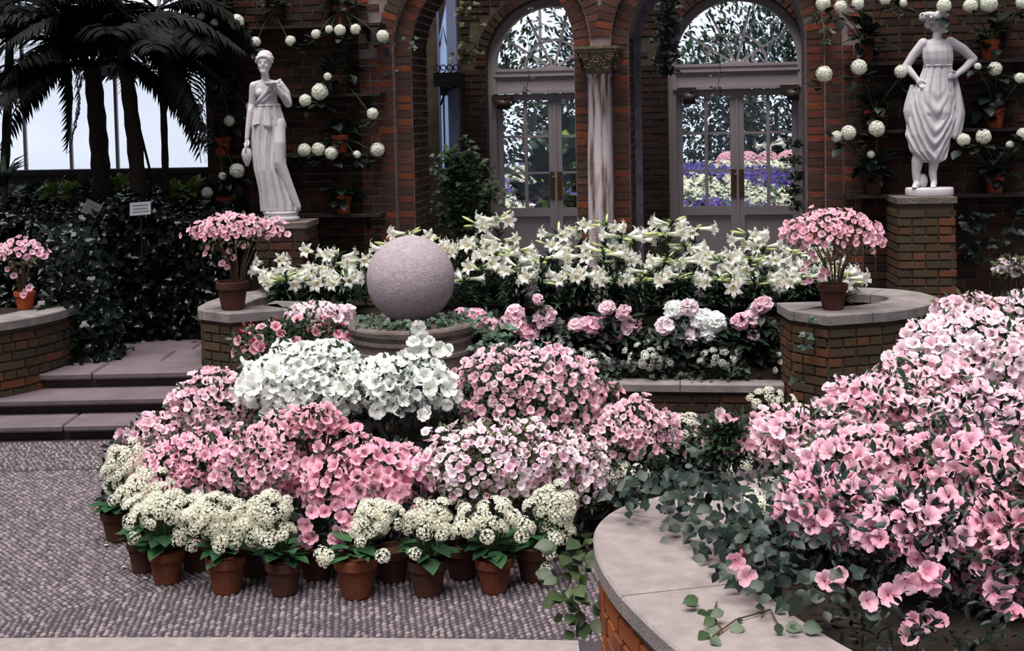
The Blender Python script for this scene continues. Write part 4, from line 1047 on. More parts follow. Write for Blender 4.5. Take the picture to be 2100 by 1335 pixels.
def tuft_objects(t, c, n, spread, ln, base='dark', tm=T_BROAD, up=.35, mat='leaf'):
    k = (str(base), id(tm), mat)
    if k not in LEAFM:
        LEAFM[k] = []
        for i in range(6): mb = MB(); scatter(mb, tm, [(0, 0, 0)], [(0, 1, 0)], [(0, 0, 1)], 1.0, leafcol(1, base, .45)); LEAFM[k].append(mb.mesh('leaf', M[mat], True))
    d = norm(np.stack([rng.normal(0, 1, n), rng.normal(-.25, 1, n), rng.normal(up, .5, n)], 1)); pos_ = np.asarray(c) + d * spread * rng.uniform(.2, 1, (n, 1))
    yd = norm(d + rng.normal(0, .35, (n, 3))); Rf = frames(yd, norm(np.stack([yd[:, 0] * -.3, yd[:, 1] * -.3 - .25, np.full(n, 1.0)], 1)))
    for i in range(n):
        s = ln * random.uniform(.65, 1.2); link('leaf', random.choice(LEAFM[k]), t, Matrix.Translation(pos_[i]) @ Matrix(Rf[i].tolist()).transposed().to_4x4() @ Matrix.Diagonal((s, s, s, 1)))
def hydrangea(pot_px, shelf_z, heads, buds, label, side):
    s, _ = onwall(pot_px, 200, -.12); loc = W(s, -.115, shelf_z); t = thing('potted_hydrangea', loc, label, 'hydrangea', 'potted hydrangeas on the wall')
    add_pot(t, .085, .17, 'terracotta_bright' if pot_px > 2000 else random.choice(('terracotta', 'terracotta_old', 'terracotta_bright')))
    fo = MB(); stm = MB(); Yw = loc.y
    for a in (0, 2, 4): stm.tube([(0, 0, .14), (.03 * math.cos(a), .03 * math.sin(a), .26)], .005, 5)
    for i, (x, y, r) in enumerate(heads + [(bx, by, 9) for bx, by in buds]):
        P = at(x, y, Yw - .16 - random.uniform(0, .1)) - Vector(loc); rr = r * (Yw - .2) / 2700
        stm.tube([(0, 0, .14), tuple(Vector((0, 0, .2)).lerp(P, .5) + Vector((0, -.05, -.02))), tuple(P - Vector((0, 0, rr * .6)))], .005, 5, lin(70, 92, 48))
        isb = i >= len(heads)
        link('flower_bud' if isb else 'flower_head', random.choice(HYD), t, Matrix.Translation(P) @ aim((random.uniform(-.3, .3), -1, random.uniform(.2, .9)), rr))
        if isb: pass
        tuft_objects(t, tuple(P - Vector((0, -.05, rr * 1.1))), 7, rr * 1.1, .085 + rr * .35, 'dark', up=-.1)
    tuft_objects(t, (0, -.02, .22), 30, .15, .12, 'dark', up=.2); tuft_objects(t, (0, -.06, .14), 12, .1, .10, 'dark', up=-.3)
    stm.obj('stems', M['stem_green'], t, kind='stuff')
H = hydrangea
H(460, SHL[0], [(390, 55, 16), (485, 45, 17)], [(412, 33), (440, 47)], 'white hydrangea in a clay pot at the palm end of the top shelf', 0)
H(565, SHL[0], [(524, 86, 12), (596, 84, 12)], [], 'white hydrangea with two small heads above the goblet statue', 0)
H(705, SHL[0], [(648, 70, 11), (697, 62, 13), (729, 60, 12), (785, 74, 14)], [(675, 60)], 'white hydrangea at the arch end of the top shelf', 0)
H(458, SHL[1], [(404, 225, 14), (470, 248, 12), (516, 220, 13), (394, 212, 7)], [], 'white hydrangea in a clay pot beside the goblet statue shoulder', 0)
H(700, SHL[1], [(656, 188, 19), (626, 206, 14), (764, 233, 13)], [(672, 157)], 'white hydrangea on the second shelf between statue and arch', 0)
H(452, SHL[2], [(486, 350, 17)], [(456, 361)], 'white hydrangea with one large head below the statue jug', 0)
H(695, SHL[2], [(624, 308, 15), (653, 306, 15), (680, 314, 15), (774, 307, 16)], [(732, 317)], 'white hydrangea with four heads on the third shelf beside the statue', 0)
H(455, SHL[3], [(425, 395, 13)], [], 'small white hydrangea on the lowest shelf by the hedge', 0)
H(697, SHL[3], [], [], 'leafy hydrangea without flowers on the lowest shelf near the arch', 0)
H(565, SHL[3], [], [], 'leafy hydrangea without flowers behind the goblet statue base', 0)
H(1775, SHR[0], [(1688, 8, 16), (1724, 14, 14), (1759, 8, 14), (1815, 0, 12), (1852, 6, 9)], [], 'white hydrangea with a row of heads on the top shelf beside the arch', 0)
H(2030, SHR[0], [(1936, 12, 16), (1990, 12, 16), (2028, 8, 19), (2096, 6, 14)], [], 'white hydrangea above the flower-crowned statue on the top shelf', 0)
H(1792, SHR[1], [(1690, 152, 18), (1762, 138, 18), (1848, 147, 15)], [], 'white hydrangea with three heads on the middle shelf beside the arch', 0)
H(2040, SHR[1], [(2040, 141, 16), (2005, 136, 8), (2092, 160, 12)], [], 'white hydrangea on the middle shelf past the statue elbow', 0)
H(1790, SHR[2], [(1716, 280, 13), (1740, 272, 17), (1798, 264, 18)], [(1786, 317)], 'white hydrangea with three heads on the lowest shelf beside the arch', 0)
H(2040, SHR[2], [(1976, 287, 15), (2017, 280, 17), (2098, 275, 14)], [(2071, 297)], 'white hydrangea on the lowest shelf beside the statue skirt', 0)

# ================================================================== PALMS, HEDGE, LABELS (far left)
def frond(seed, L, droop, base='black', w=.30):
    r_ = random.Random(seed); mb = MB(); n = 14; pts = []
    for i in range(n): f = i / (n - 1); pts.append(Vector((0, L * f * (1 - .12 * f), L * (.45 * f - droop * f * f))))
    c = leafcol(1, base, .3)[0]; mb.tube([tuple(p) for p in pts], [.016 * (1 - .8 * i / n) for i in range(n)], 5, c)
    m = 34; P = []; Yd = []; Zd = []; Sz = []
    for side in (-1, 1):
        for i in range(m):
            f = .12 + .86 * i / m; q = f * (n - 1); a = int(q); p = pts[a].lerp(pts[min(a + 1, n - 1)], q - a); tdir = (pts[min(a + 1, n - 1)] - pts[a if a < n - 1 else a - 1]).normalized()
            d = Vector((side, 0, -.25 - .3 * r_.random())) * .85 + tdir * .65; P.append(p); Yd.append(d.normalized()); Zd.append((0, .2, 1)); Sz.append(w * L * (math.sin(math.pi * min(f * .9 + .1, 1)) * .8 + .25) * r_.uniform(.85, 1.1))
    scatter(mb, T_BLADE, np.array(P), np.array(Yd), np.array(Zd, float), np.array(Sz), leafcol(len(P), base, .4)); return mb.mesh('frond', M['frond'])
FR = [frond(i, 1.5, d) for i, d in enumerate((.35, .55, .8, 1.05))]
def palm(px, top, bot, r, Y, nfr, sc, label, lean=0, el=(.1, 1.1)):
    b0 = at(bot[0], bot[1], Y); b0.z = Z_LAND + .1; tp = at(top[0], top[1], Y); t = thing('palm_tree', b0, label, 'palm', 'dark palms in front of the glazing'); R_ = r * Y / 2700
    rel = tp - b0; mb = MB(); n = 22; pts = []; rad = []
    for i in range(n): f = i / (n - 1); q = rel * f + Vector((.04 * math.sin(3 * f), 0, 0)); pts.append(tuple(q)); rad.append(R_ * (1.15 - .25 * f) * (1.08 if i % 2 else .95))
    mb.tube(pts, rad, 12); mb.obj('trunk', M['bark'], t)
    for k in range(nfr):
        a = 2.4 * k + random.uniform(-.3, .3); e = random.uniform(*el)
        mw = Matrix.Translation(rel) @ Matrix.Rotation(a, 4, 'Z') @ Matrix.Rotation(e - .45, 4, 'X') @ Matrix.Diagonal((sc, sc, sc, 1)); link('frond', FR[k % 4], t, mw)
palm(0, (188, 140), (205, 440), 19, 12.35, 22, .92, 'thick-trunked dark palm with arching fronds before the bright glazing', el=(.15, 1.15))
palm(0, (250, 90), (292, 450), 16, 12.1, 18, .85, 'leaning dark palm standing between the thick palm and the thin stem', el=(.1, 1.0))
palm(0, (322, 20), (330, 430), 7, 12.3, 14, .75, 'slender dark palm stem nearest the brick wall', el=(-.3, .9))
palm(0, (20, 10), (-25, 440), 9, 12.7, 20, .95, 'dark palm at the picture edge with fronds hanging across the glazing', el=(-.2, .9))
t = thing('palm_stake', at(322, 370, 12.2) - Vector((0, 0, .2)), 'thin dark stake leaning against the slender palm stem', 'stake'); mb = MB(); mb.tube([(0, 0, 0), tuple(at(283, 250, 12.2) - t.location)], .012, 6); mb.obj('stick', M['bark'], t)
# spiky young palm
sp = at(8, 350, 12.0); t = thing('young_palm', (sp.x, sp.y, 1.0), 'small spiky young palm at the edge of the glazing', 'palm'); mb = MB(); n = 26
a = rng.uniform(0, 6.28, n); yd = np.stack([np.cos(a), np.sin(a) * .6, rng.uniform(.2, 1.6, n)], 1); scatter(mb, T_BLADE, np.tile((0, 0, .75), (n, 1)), yd, np.tile((0, -.5, 1.0), (n, 1)), rng.uniform(.25, .42, n), leafcol(n, 'mid', .5)); mb.obj('fronds', M['leaf'], t, kind='stuff'); mb = MB(); mb.tube([(0, 0, 0), (0, 0, .8)], .03, 8); mb.obj('trunk', M['bark'], t)
# hedge of ivy
hd = MB(); n = 9500
xs = rng.uniform(-6.0, -2.55, n); u = rng.uniform(0, 1, n)
top = 1.52 + .08 * np.sin(xs * 5) ; Zb = Z_LAND
frontY = 11.75 + .10 * np.sin(xs * 4 + 1)
onTop = u < .34
ys = np.where(onTop, frontY + rng.uniform(0, .95, n), frontY + rng.normal(0, .05, n)); zs = np.where(onTop, top + rng.normal(0, .05, n), Zb + (top - Zb) * rng.uniform(0, 1, n) ** .8)
yd = norm(np.stack([rng.normal(0, .7, n), rng.normal(-.5, .4, n), rng.normal(-.35, .5, n)], 1)); zd = norm(np.stack([rng.normal(0, .35, n), np.where(onTop, -.25, -1.0), np.where(onTop, 1.0, .55)], 1))
scatter(hd, T_IVY, np.stack([xs, ys, zs], 1), yd, zd, rng.uniform(.045, .085, n), leafcol(n, lin(13, 18, 15), .6))
n = 900; xs = rng.uniform(-3.75, -3.3, n); ys = 10.95 + rng.normal(0, .12, n) + (xs + 3.5) * .3; zs = .36 + 1.1 * rng.uniform(0, 1, n) ** 1.3; xs = xs - (zs - .36) * .18
scatter(hd, T_IVY, np.stack([xs, ys, zs], 1), norm(np.stack([rng.normal(.3, .7, n), rng.normal(-.5, .4, n), rng.normal(-.3, .5, n)], 1)), norm(np.stack([rng.normal(.2, .4, n), np.full(n, -1.0), rng.normal(.6, .3, n)], 1)), rng.uniform(.05, .09, n), leafcol(n, lin(22, 30, 26), .6))
V = []; F = []
hc = hd.obj('ivy_hedge', M['hedge_leaf']); hc['kind'] = 'stuff'; hc['label'] = 'dark glossy ivy hedge behind the landing and the rounded planter'; hc['category'] = 'hedge'
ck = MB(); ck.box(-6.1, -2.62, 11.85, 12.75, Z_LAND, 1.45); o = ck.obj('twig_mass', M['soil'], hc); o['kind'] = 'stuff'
# plants behind the hedge, most leaf greens brightened in place of window light
for i, (x, y) in enumerate(((65, 385), (112, 388), (150, 392), (178, 384), (232, 380), (258, 376), (300, 392), (352, 392), (392, 385), (20, 392))):
    p_ = at(x, y + 22, 12.55); t = thing('leafy_plant', p_, 'bright green leafy plant in the strip below the glazing sill', 'plant', 'green plants below the sill'); mb = MB(); tuft(mb, (0, 0, .05), 22, .10, .13, 'bright' if i % 3 else 'mid', up=.7); mb.obj('foliage', M['leaf'], t, kind='stuff'); mb = MB(); mb.tube([(0, 0, -.25), (0, 0, .1)], .01, 5); mb.obj('stem', M['stem_green'], t)
for (x, y, w, hgt, rot, mt, lab) in ((288, 428, .185, .12, -.06, 'metal_label', 'pale metal plant label standing in the hedge'), (188, 428, .15, .13, .45, 'label_dark', 'dark tilted plant label standing in the hedge')):
    p_ = at(x, y, 11.62); t = thing('plant_label', p_, lab, 'label', 'plant labels in the hedge'); mb = MB(); mb.box(-w / 2, w / 2, -.006, .006, -hgt / 2, hgt / 2); po = mb.obj('plate', M[mt], t, False, Matrix.Rotation(rot, 4, 'Y') @ Matrix.Rotation(-.35, 4, 'X'))
    mb = MB(); mb.tube([(0, .01, -.5), (0, .005, 0)], .008, 6); mb.obj('stake', M['iron'], t)
    mb = MB(); r_ = random.Random(5)
    for row in (.028, -.002, -.03):
        xx = -w * .36
        while xx < w * .34: l_ = r_.uniform(.006, .02); mb.box(xx, xx + l_, -.0075, -.006, row - .005, row + .005); xx += l_ + .006
    mb.obj('lettering', M['ink'], po)
# ================================================================== LILIES
def lily_flower(seed):
    r_ = random.Random(seed); mb = MB(); L = [(.00, .04, 0), (.3, .06, 0), (.6, .10, 0), (.82, .17, 0), (.95, .29, 0), (.98, .42, 0)]
    wid = (.56, .56, .58, .56, .36, .05)
    for k in range(6):
        a0 = k * math.pi / 3 + r_.uniform(-.06, .06); V = []; C = []; dr_ = r_.uniform(-.06, .05)
        for i, (z, r, _) in enumerate(L):
            for j in (-1, 0, 1):
                a = a0 + j * wid[i]; rr = r * (1.06 if j == 0 else 1); V.append((rr * math.cos(a), rr * math.sin(a), z + (dr_ if i > 3 else 0) - (.10 if i == 5 else 0)))
                t = min(1, z / .38); g = lin(206, 216, 156); w = lin(255, 254, 247); C.append(tuple(g[q] * (1 - t) + w[q] * t for q in range(3)) + (1,))
        F = [(i * 3 + j, i * 3 + j + 1, i * 3 + j + 4, i * 3 + j + 3) for i in range(5) for j in range(2)]
        mb.add(V, F, np.array(C))
    for k in range(5):
        a = k * 1.257; mb.tube([(0, 0, .2), (.03 * math.cos(a), .03 * math.sin(a), .55), (.10 * math.cos(a), .10 * math.sin(a), .86)], [.008, .008, .006], 4, lin(190, 200, 120)); ell(mb, (.11 * math.cos(a), .11 * math.sin(a), .88), (.03, .03, .015), None, 6); mb.C[-1] = np.broadcast_to(np.array(lin(216, 170, 50)), (len(mb.V[-1]), 4))
    return mb.mesh('lily_flower', M['petal'], True)
LILY = [lily_flower(i) for i in range(4)]
mb = MB(); mb.lathe([(.02, 0), (.05, .12), (.075, .45), (.085, .7), (.05, .92), (.01, 1.0)], 6, np.repeat(np.array([lin(150, 170, 90), lin(186, 200, 120), lin(222, 226, 172), lin(226, 230, 180), lin(200, 212, 140), lin(170, 190, 110)]), 6, 0)); LBUD = mb.mesh('lily_bud', M['petal'], True)
def lily(loc, h, nf, nb, label, group, fscale=1.0, yaw_bias=None):
    t = thing('lily_plant', loc, label, 'lily', group); lean = Vector((random.uniform(-.06, .06), random.uniform(-.08, .02), 0))
    top = Vector((0, 0, h)) + lean; mb = MB(); mb.tube([(0, 0, 0), tuple(top * .5), tuple(top)], [.008, .007, .005], 6); mb.obj('stem', M['stem_green'], t)
    fo = MB(); n = 58; f = rng.uniform(.08, .97, n); a = rng.uniform(0, 6.28, n); pos_ = np.array(top)[None] * f[:, None]
    scatter(fo, T_BLADE, pos_, np.stack([np.cos(a), np.sin(a), rng.uniform(-.15, .55, n)], 1), np.tile((0, 0, 1.0), (n, 1)), rng.uniform(.15, .25, n) * (1.1 - .4 * f), leafcol(n, 'lily', .5)); fo.obj('foliage', M['leaf'], t, kind='stuff')
    a0 = random.uniform(0, 6.28)
    for k in range(nf + nb):
        a = a0 + 6.283 * k / (nf + nb) + random.uniform(-.3, .3); isb = k >= nf
        e = random.uniform(-.15, .30) if not isb else random.uniform(-.1, .5); d = Vector((math.cos(a) * 1.25, math.sin(a) * .75 - .2, e)).normalized(); base = top - Vector((0, 0, random.uniform(0, .05))) + d * .02
        s = fscale * (random.uniform(.145, .17) if not isb else random.uniform(.09, .14)); link('lily_bud' if isb else 'lily_flower', LBUD if isb else random.choice(LILY), t, Matrix.Translation(base) @ aim(d, s))
rr = random.Random(11); spots = []
def lilytop(x):   # height of the flower heads seen from the path
    tab = [(520, 520), (600, 505), (700, 500), (790, 478), (900, 450), (1000, 440), (1090, 428), (1180, 455), (1260, 452), (1400, 445), (1500, 470), (1600, 490), (1700, 500), (1790, 540)]
    for a, b in zip(tab[:-1], tab[1:]):
        if a[0] <= x <= b[0]: return a[1] + (b[1] - a[1]) * (x - a[0]) / (b[0] - a[0])
    return 520
cnt = 0
ROWN = ('hindmost', 'inner', 'middle', 'near', 'foremost')
ZONE = ((690, 'near the pot beside the steps'), (800, 'at the statue side of the stone ball'), (960, 'behind the stone ball'), (1110, 'below the first glazed door'), (1270, 'at the foot of the marble column'), (1380, 'between column and second door'), (1520, 'below the flower-garden door'), (1640, 'next to the small potted azalea'), (3000, 'around the small potted azalea'))
for row, (b_, drop, nn) in enumerate(((1.42, 0, 18), (1.28, 24, 20), (1.14, 52, 20), (1.0, 88, 20), (.92, 118, 18))):
    for k in range(nn):
        x = 545 + (1740 - 545) * (k + rr.uniform(.1, .9)) / nn
        ytop = lilytop(x) + drop + rr.uniform(-12, 22) + 16
        a_ = None
        # find planter coordinate a with that picture column at depth b_
        lo, hi = PL_A - .5, .45
        for _ in range(24):
            m_ = (lo + hi) / 2; q = proj(PA(m_, b_) + Vector((0, 0, 1.2)))[0]
            if q < x: lo = m_
            else: hi = m_
        P_ = PA(lo, b_); P_.z = .69; zt_ = at(x, ytop, P_.y).z; h_ = max(.3, zt_ - .69)
        if 745 < x < 940 and ytop > 545: continue
        lily(P_, h_, rr.choice((3, 3, 4, 5)), rr.choice((1, 2, 3)), 'white trumpet lily plant in the ' + ROWN[row] + ' row, ' + next(l for lim, l in ZONE if x < lim), 'white lilies in the raised bed', rr.uniform(1.0, 1.2)); cnt += 1

# ================================================================== AZALEAS
def lump(d, seed):
    return 1 + .30 * mnoise.noise(Vector(d) * 2.2 + Vector((seed * 3.1, seed * 1.7, 0))) + .10 * mnoise.noise(Vector(d) * 5 + Vector((seed, 0, seed)))
def azalea(x, y, rxp, ryp, Y, n, size, pal, label, group, zb=0.0, pot=None, cover=-.35, ydeep=None, leaf='mid', leafn=7, extra=(), buds=0, name='azalea_plant', ymax=.55, mix=None, cat='azalea', potmat='terracotta', jitter=.14, leafsize=.045):
    C_ = at(x, y, Y); rx, rz = rxp * Y / 2700, ryp * Y / 2700; ry = ydeep or (rx * .55 + rz * .45)
    base = Vector((C_.x, C_.y, zb)); t = thing(name, base, label, cat, group); c = C_ - base; seed = x * .01 + y * .03
    if pot: add_pot(t, pot, pot * 1.9, potmat)
    zst = pot * 1.6 if pot else 0.0
    stm = MB(); ns = 7
    for k in range(ns):
        a = 6.28 * k / ns; e = c + Vector((rx * .6 * math.cos(a), ry * .6 * math.sin(a), rz * .15)); m_ = Vector((0, 0, zst)).lerp(c, .55) + Vector((rx * .18 * math.cos(a), ry * .18 * math.sin(a), 0)); stm.tube([(0, 0, zst), tuple(m_), tuple(e)], [.012, .008, .004], 5)
    stm.obj('stems', M['stem'], t, kind='stuff')
    d = sph(int(n * 2.1), -1.0); keep = (d[:, 2] > cover) & (d[:, 1] < ymax); d = d[keep]
    if len(d) > n: d = d[rng.permutation(len(d))[:n]]
    R3 = np.array((rx, ry, rz))
    nl = len(d) * leafn; dl = norm(rng.normal(0, 1, (nl, 3)) + np.array((0, -.3, .25))); rl = np.array([lump(q, seed) for q in dl])
    pl_ = dl * R3 * (rl * rng.uniform(.45, 1.0, nl))[:, None] + np.array(c); pl_[:, 2] = np.maximum(pl_[:, 2], zst + .02)
    fo = MB(); yd = norm(dl + rng.normal(0, .6, (nl, 3))); scatter(fo, T_LEAF, pl_, yd, norm(np.array((0, -.35, 1.0)) + rng.normal(0, .4, (nl, 3))), leafsize * rng.uniform(.7, 1.3, nl), leafcol(nl, leaf, .45)); fo.obj('foliage', M['leaf'], t, kind='stuff')
    pts = []
    for q in d:
        r = lump(q, seed) * random.uniform(1 - jitter, 1 + jitter * .6); pts.append((Vector(q * R3 * r) + c, Vector(q / R3).normalized()))
    for (ex, ey, eY) in extra: pts.append((at(ex, ey, eY) - base, Vector((random.uniform(-.4, .4), -1, random.uniform(-.1, .6)))))
    for i, (p_, nn) in enumerate(pts):
        if p_.z + base.z < .1: continue
        dirn = nn + Vector((0, -.38, .26)) + Vector((random.gauss(0, .33), random.gauss(0, .33), random.gauss(0, .33)))
        pp = pal if not mix or random.random() > mix[1] else mix[0]
        link('blossom', random.choice(BLOSSOM[pp]), t, Matrix.Translation(p_) @ aim(dirn, size * random.uniform(.70, 1.08)))
    for k in range(buds):
        q = random.choice(pts); dv = Vector((random.gauss(0, .5), random.gauss(-.3, .4), 1)); link('bud', BUD[pal], t, Matrix.Translation(q[0] + Vector((random.gauss(0, .05), random.gauss(0, .03), random.uniform(-.02, .05)))) @ aim(dv, size * .9))
    return t
G1 = 'azaleas massed around the stone ball'
A = azalea
A(440, 850, 101, 90, 8.0, 187, .034, 'pink', 'pink azalea at the outer flank of the mound nearest the steps', G1, mix=('pale', .5))
A(330, 905, 79, 57, 7.85, 125, .033, 'pale', 'pale pink azalea low at the steps end of the mound', G1, mix=('pink', .45))
A(395, 980, 121, 90, 7.35, 234, .034, 'pink', 'medium pink azalea above the first cream flower pots', G1, mix=('deep', .35))
A(570, 955, 127, 101, 7.2, 250, .034, 'pink', 'medium pink azalea in the mound below the white one', G1, mix=('rose', .3))
A(748, 985, 134, 88, 6.95, 163, .041, 'deep', 'deep pink azalea with trailing sprays at the front of the mound', G1, mix=('rose', .25), ymax=.4, extra=[(640, 1050, 6.42), (665, 1048, 6.42), (690, 1035, 6.42), (700, 1060, 6.42), (625, 1078, 6.42), (628, 1110, 6.42), (635, 1102, 6.42), (690, 1092, 6.42), (710, 1080, 6.42), (685, 1105, 6.42), (697, 1118, 6.42), (668, 1050, 6.42), (720, 1030, 6.42), (805, 1025, 6.42), (820, 1010, 6.42), (715, 1068, 6.42)])
A(632, 792, 141, 86, 7.75, 187, .050, 'white', 'large-flowered pure white azalea over the pink mound', G1, leaf='mid', ymax=.45)
A(820, 800, 116, 68, 7.62, 94, .050, 'white', 'white azalea with open dark foliage below the stone ball', G1, leaf='blue', ymax=.4, leafn=14, extra=[(858, 672, 7.75), (866, 690, 7.72), (848, 700, 7.7), (838, 722, 7.7), (862, 716, 7.7), (880, 700, 7.7), (900, 716, 7.68), (918, 718, 7.66), (825, 735, 7.66), (875, 845, 7.3), (868, 852, 7.3), (918, 830, 7.4), (870, 770, 7.45), (835, 770, 7.45), (865, 740, 7.6)])
A(648, 868, 53, 37, 6.98, 41, .040, 'rose', 'small deep rose azalea standing out below the white one', G1, ymax=.4)
A(1030, 955, 174, 86, 6.95, 290, .028, 'blush', 'blush white azalea with many small flowers at the mound front', G1, mix=('mauve', .3), leaf='olive', leafsize=.04)
A(1150, 985, 99, 94, 7.05, 172, .027, 'blush', 'blush pink azalea trailing at the mound end near the large planter', G1, mix=('pale', .5), leaf='olive', leafsize=.04)
A(1085, 815, 154, 101, 7.75, 290, .030, 'pink', 'broad small-flowered pink azalea beside the white one', G1, mix=('pale', .35), leafsize=.04)
A(1285, 895, 110, 68, 7.6, 203, .030, 'pink', 'pink azalea at the far end of the mound near the low ledge', G1, mix=('pale', .4), leafsize=.04)
A(1232, 800, 40, 20, 8.0, 25, .032, 'rose', 'small tuft of rose pink azalea before the stone ledge', G1)
A(1050, 735, 82, 24, 8.1, 62, .028, 'blush', 'pale tipped azalea behind the broad pink one', G1, mix=('pale', .5), leaf='blue', leafn=12)
A(590, 715, 116, 64, 8.55, 28, .042, 'striped', 'open azalea with few striped pink flowers and many buds', G1, leaf='mid', leafn=60, buds=26, extra=[(565, 668, 8.3), (530, 708, 8.3), (523, 715, 8.3), (650, 710, 8.2), (622, 742, 8.2), (642, 738, 8.2), (695, 685, 8.3), (715, 690, 8.3)])
A(655, 650, 68, 29, 8.8, 66, .046, 'blush', 'pinkish white azalea beside the stone ball top', G1, mix=('pale', .4), ymax=.35)
# fuller base foliage inside the mound
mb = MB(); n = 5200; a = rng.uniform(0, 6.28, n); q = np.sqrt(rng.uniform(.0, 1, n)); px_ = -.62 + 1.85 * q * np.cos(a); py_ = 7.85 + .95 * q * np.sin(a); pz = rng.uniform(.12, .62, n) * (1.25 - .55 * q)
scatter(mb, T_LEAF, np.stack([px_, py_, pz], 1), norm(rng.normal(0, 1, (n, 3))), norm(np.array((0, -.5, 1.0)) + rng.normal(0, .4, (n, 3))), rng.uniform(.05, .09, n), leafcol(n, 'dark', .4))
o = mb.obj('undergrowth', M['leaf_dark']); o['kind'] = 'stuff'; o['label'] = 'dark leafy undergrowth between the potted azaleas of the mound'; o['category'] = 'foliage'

mb = MB(); n = 2600; a = rng.uniform(math.pi * .9, math.pi * 2.15, n); q = rng.uniform(.80, .93, n); px_ = -.62 + 2.0 * q * np.cos(a); py_ = 7.9 + 1.38 * q * np.sin(a); pz = rng.uniform(.05, .34, n)  # dark leaves added to darken the ground behind the front pots
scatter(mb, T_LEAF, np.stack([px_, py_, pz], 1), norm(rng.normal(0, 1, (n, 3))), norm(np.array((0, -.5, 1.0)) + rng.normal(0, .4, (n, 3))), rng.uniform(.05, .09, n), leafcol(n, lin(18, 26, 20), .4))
o = mb.obj('undergrowth', M['leaf_dark']); o['kind'] = 'stuff'; o['label'] = 'dark leaves added behind the front ring of clay pots to deepen the shade'; o['category'] = 'foliage'
# ---- near planter azaleas
G2 = 'azaleas in the near planter'
ZN = .76
A(2010, 735, 176, 94, 6.4, 218, .038, 'pale', 'pale pink azalea rising at the back of the near planter', G2, zb=ZN, mix=('blush', .4), ymax=.4)
A(2085, 650, 66, 44, 6.7, 56, .036, 'blush', 'whitish azalea crest at the top of the near bank', G2, zb=ZN, mix=('pale', .4))
A(2075, 548, 33, 18, 7.0, 16, .036, 'blush', 'sparse whitish azalea twig above the near bank', G2, zb=ZN, leafn=14, leaf='olive')
A(1830, 835, 148, 66, 5.9, 156, .036, 'pale', 'light pink azalea in the middle of the near bank', G2, zb=ZN, mix=('pink', .5), ymax=.4)
A(2030, 870, 132, 77, 5.5, 132, .036, 'pale', 'light mauve pink azalea at the edge of the near bank', G2, zb=ZN, mix=('mauve', .5), ymax=.4)
A(1650, 905, 132, 68, 5.7, 132, .036, 'pink', 'pink azalea sprawling over the planter rim toward the mound', G2, zb=ZN, mix=('pale', .5), ymax=.4, extra=[(1478, 850, 5.7), (1490, 858, 5.7), (1550, 858, 5.7)])
A(1780, 965, 143, 88, 4.9, 125, .036, 'pink', 'fresh pink azalea with leafy tips at the bank centre', G2, zb=ZN, mix=('pale', .25), ymax=.4, buds=14)
A(1990, 985, 148, 94, 4.6, 109, .037, 'deep', 'salmon pink azalea at the near bank edge', G2, zb=ZN, mix=('pink', .6), ymax=.4, buds=8)
A(1700, 1050, 110, 82, 4.4, 68, .037, 'pink', 'pink azalea hanging toward the stone coping', G2, zb=ZN, mix=('deep', .4), ymax=.3, cover=-.45, leaf='blue', leafn=16, buds=10, extra=[(1533, 1183, 3.95), (1508, 1152, 4.0), (1695, 1192, 3.85), (1722, 1178, 3.85), (1712, 1196, 3.85)])
A(1900, 1090, 143, 88, 4.1, 72, .036, 'deep', 'deep pink azalea in the shaded front of the near bank', G2, zb=ZN, mix=('pink', .5), ymax=.3, cover=-.3, leaf='dark', leafn=16, extra=[(1825, 1218, 3.68), (1783, 1232, 3.68), (1858, 1195, 3.68), (1905, 1170, 3.68), (1890, 1190, 3.68), (1920, 1180, 3.68), (1912, 1205, 3.68), (1873, 1270, 3.68), (1905, 1272, 3.68), (1928, 1270, 3.68), (1865, 1300, 3.68)])
A(2050, 1140, 82, 121, 4.0, 62, .037, 'deep', 'deep rose pink azalea at the lower corner of the near bank', G2, zb=ZN, mix=('rose', .5), ymax=.3, cover=-.6, leaf='dark', leafn=14, extra=[(2075, 1255, 3.68), (2060, 1240, 3.68), (2090, 1250, 3.68), (2040, 1215, 3.68)])
A(1900, 800, 120, 70, 6.1, 132, .036, 'pale', 'soft pink azalea bridging the crest and the bank centre', G2, zb=ZN, mix=('pink', .4), ymax=.4)
A(1985, 640, 70, 34, 6.7, 48, .036, 'pale', 'light pink azalea tips along the crest of the bank', G2, zb=ZN, mix=('pink', .3), ymax=.4, leaf='olive')
# shaded foliage under the near azaleas
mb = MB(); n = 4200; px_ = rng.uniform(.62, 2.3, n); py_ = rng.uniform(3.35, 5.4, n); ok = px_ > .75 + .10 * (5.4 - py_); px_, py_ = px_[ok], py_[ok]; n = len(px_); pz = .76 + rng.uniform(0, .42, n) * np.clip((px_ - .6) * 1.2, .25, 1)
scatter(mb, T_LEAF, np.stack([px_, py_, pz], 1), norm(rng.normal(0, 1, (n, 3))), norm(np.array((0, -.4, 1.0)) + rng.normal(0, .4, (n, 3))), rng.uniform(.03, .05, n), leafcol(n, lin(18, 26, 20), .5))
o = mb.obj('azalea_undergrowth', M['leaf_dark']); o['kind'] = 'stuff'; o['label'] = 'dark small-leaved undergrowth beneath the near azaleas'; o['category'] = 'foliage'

A(1490, 900, 57, 51, 5.75, 10, .036, 'deep', 'leafy azalea with few flowers beside the upright cream flowers', G2, zb=ZN, leaf='mid', leafn=70)
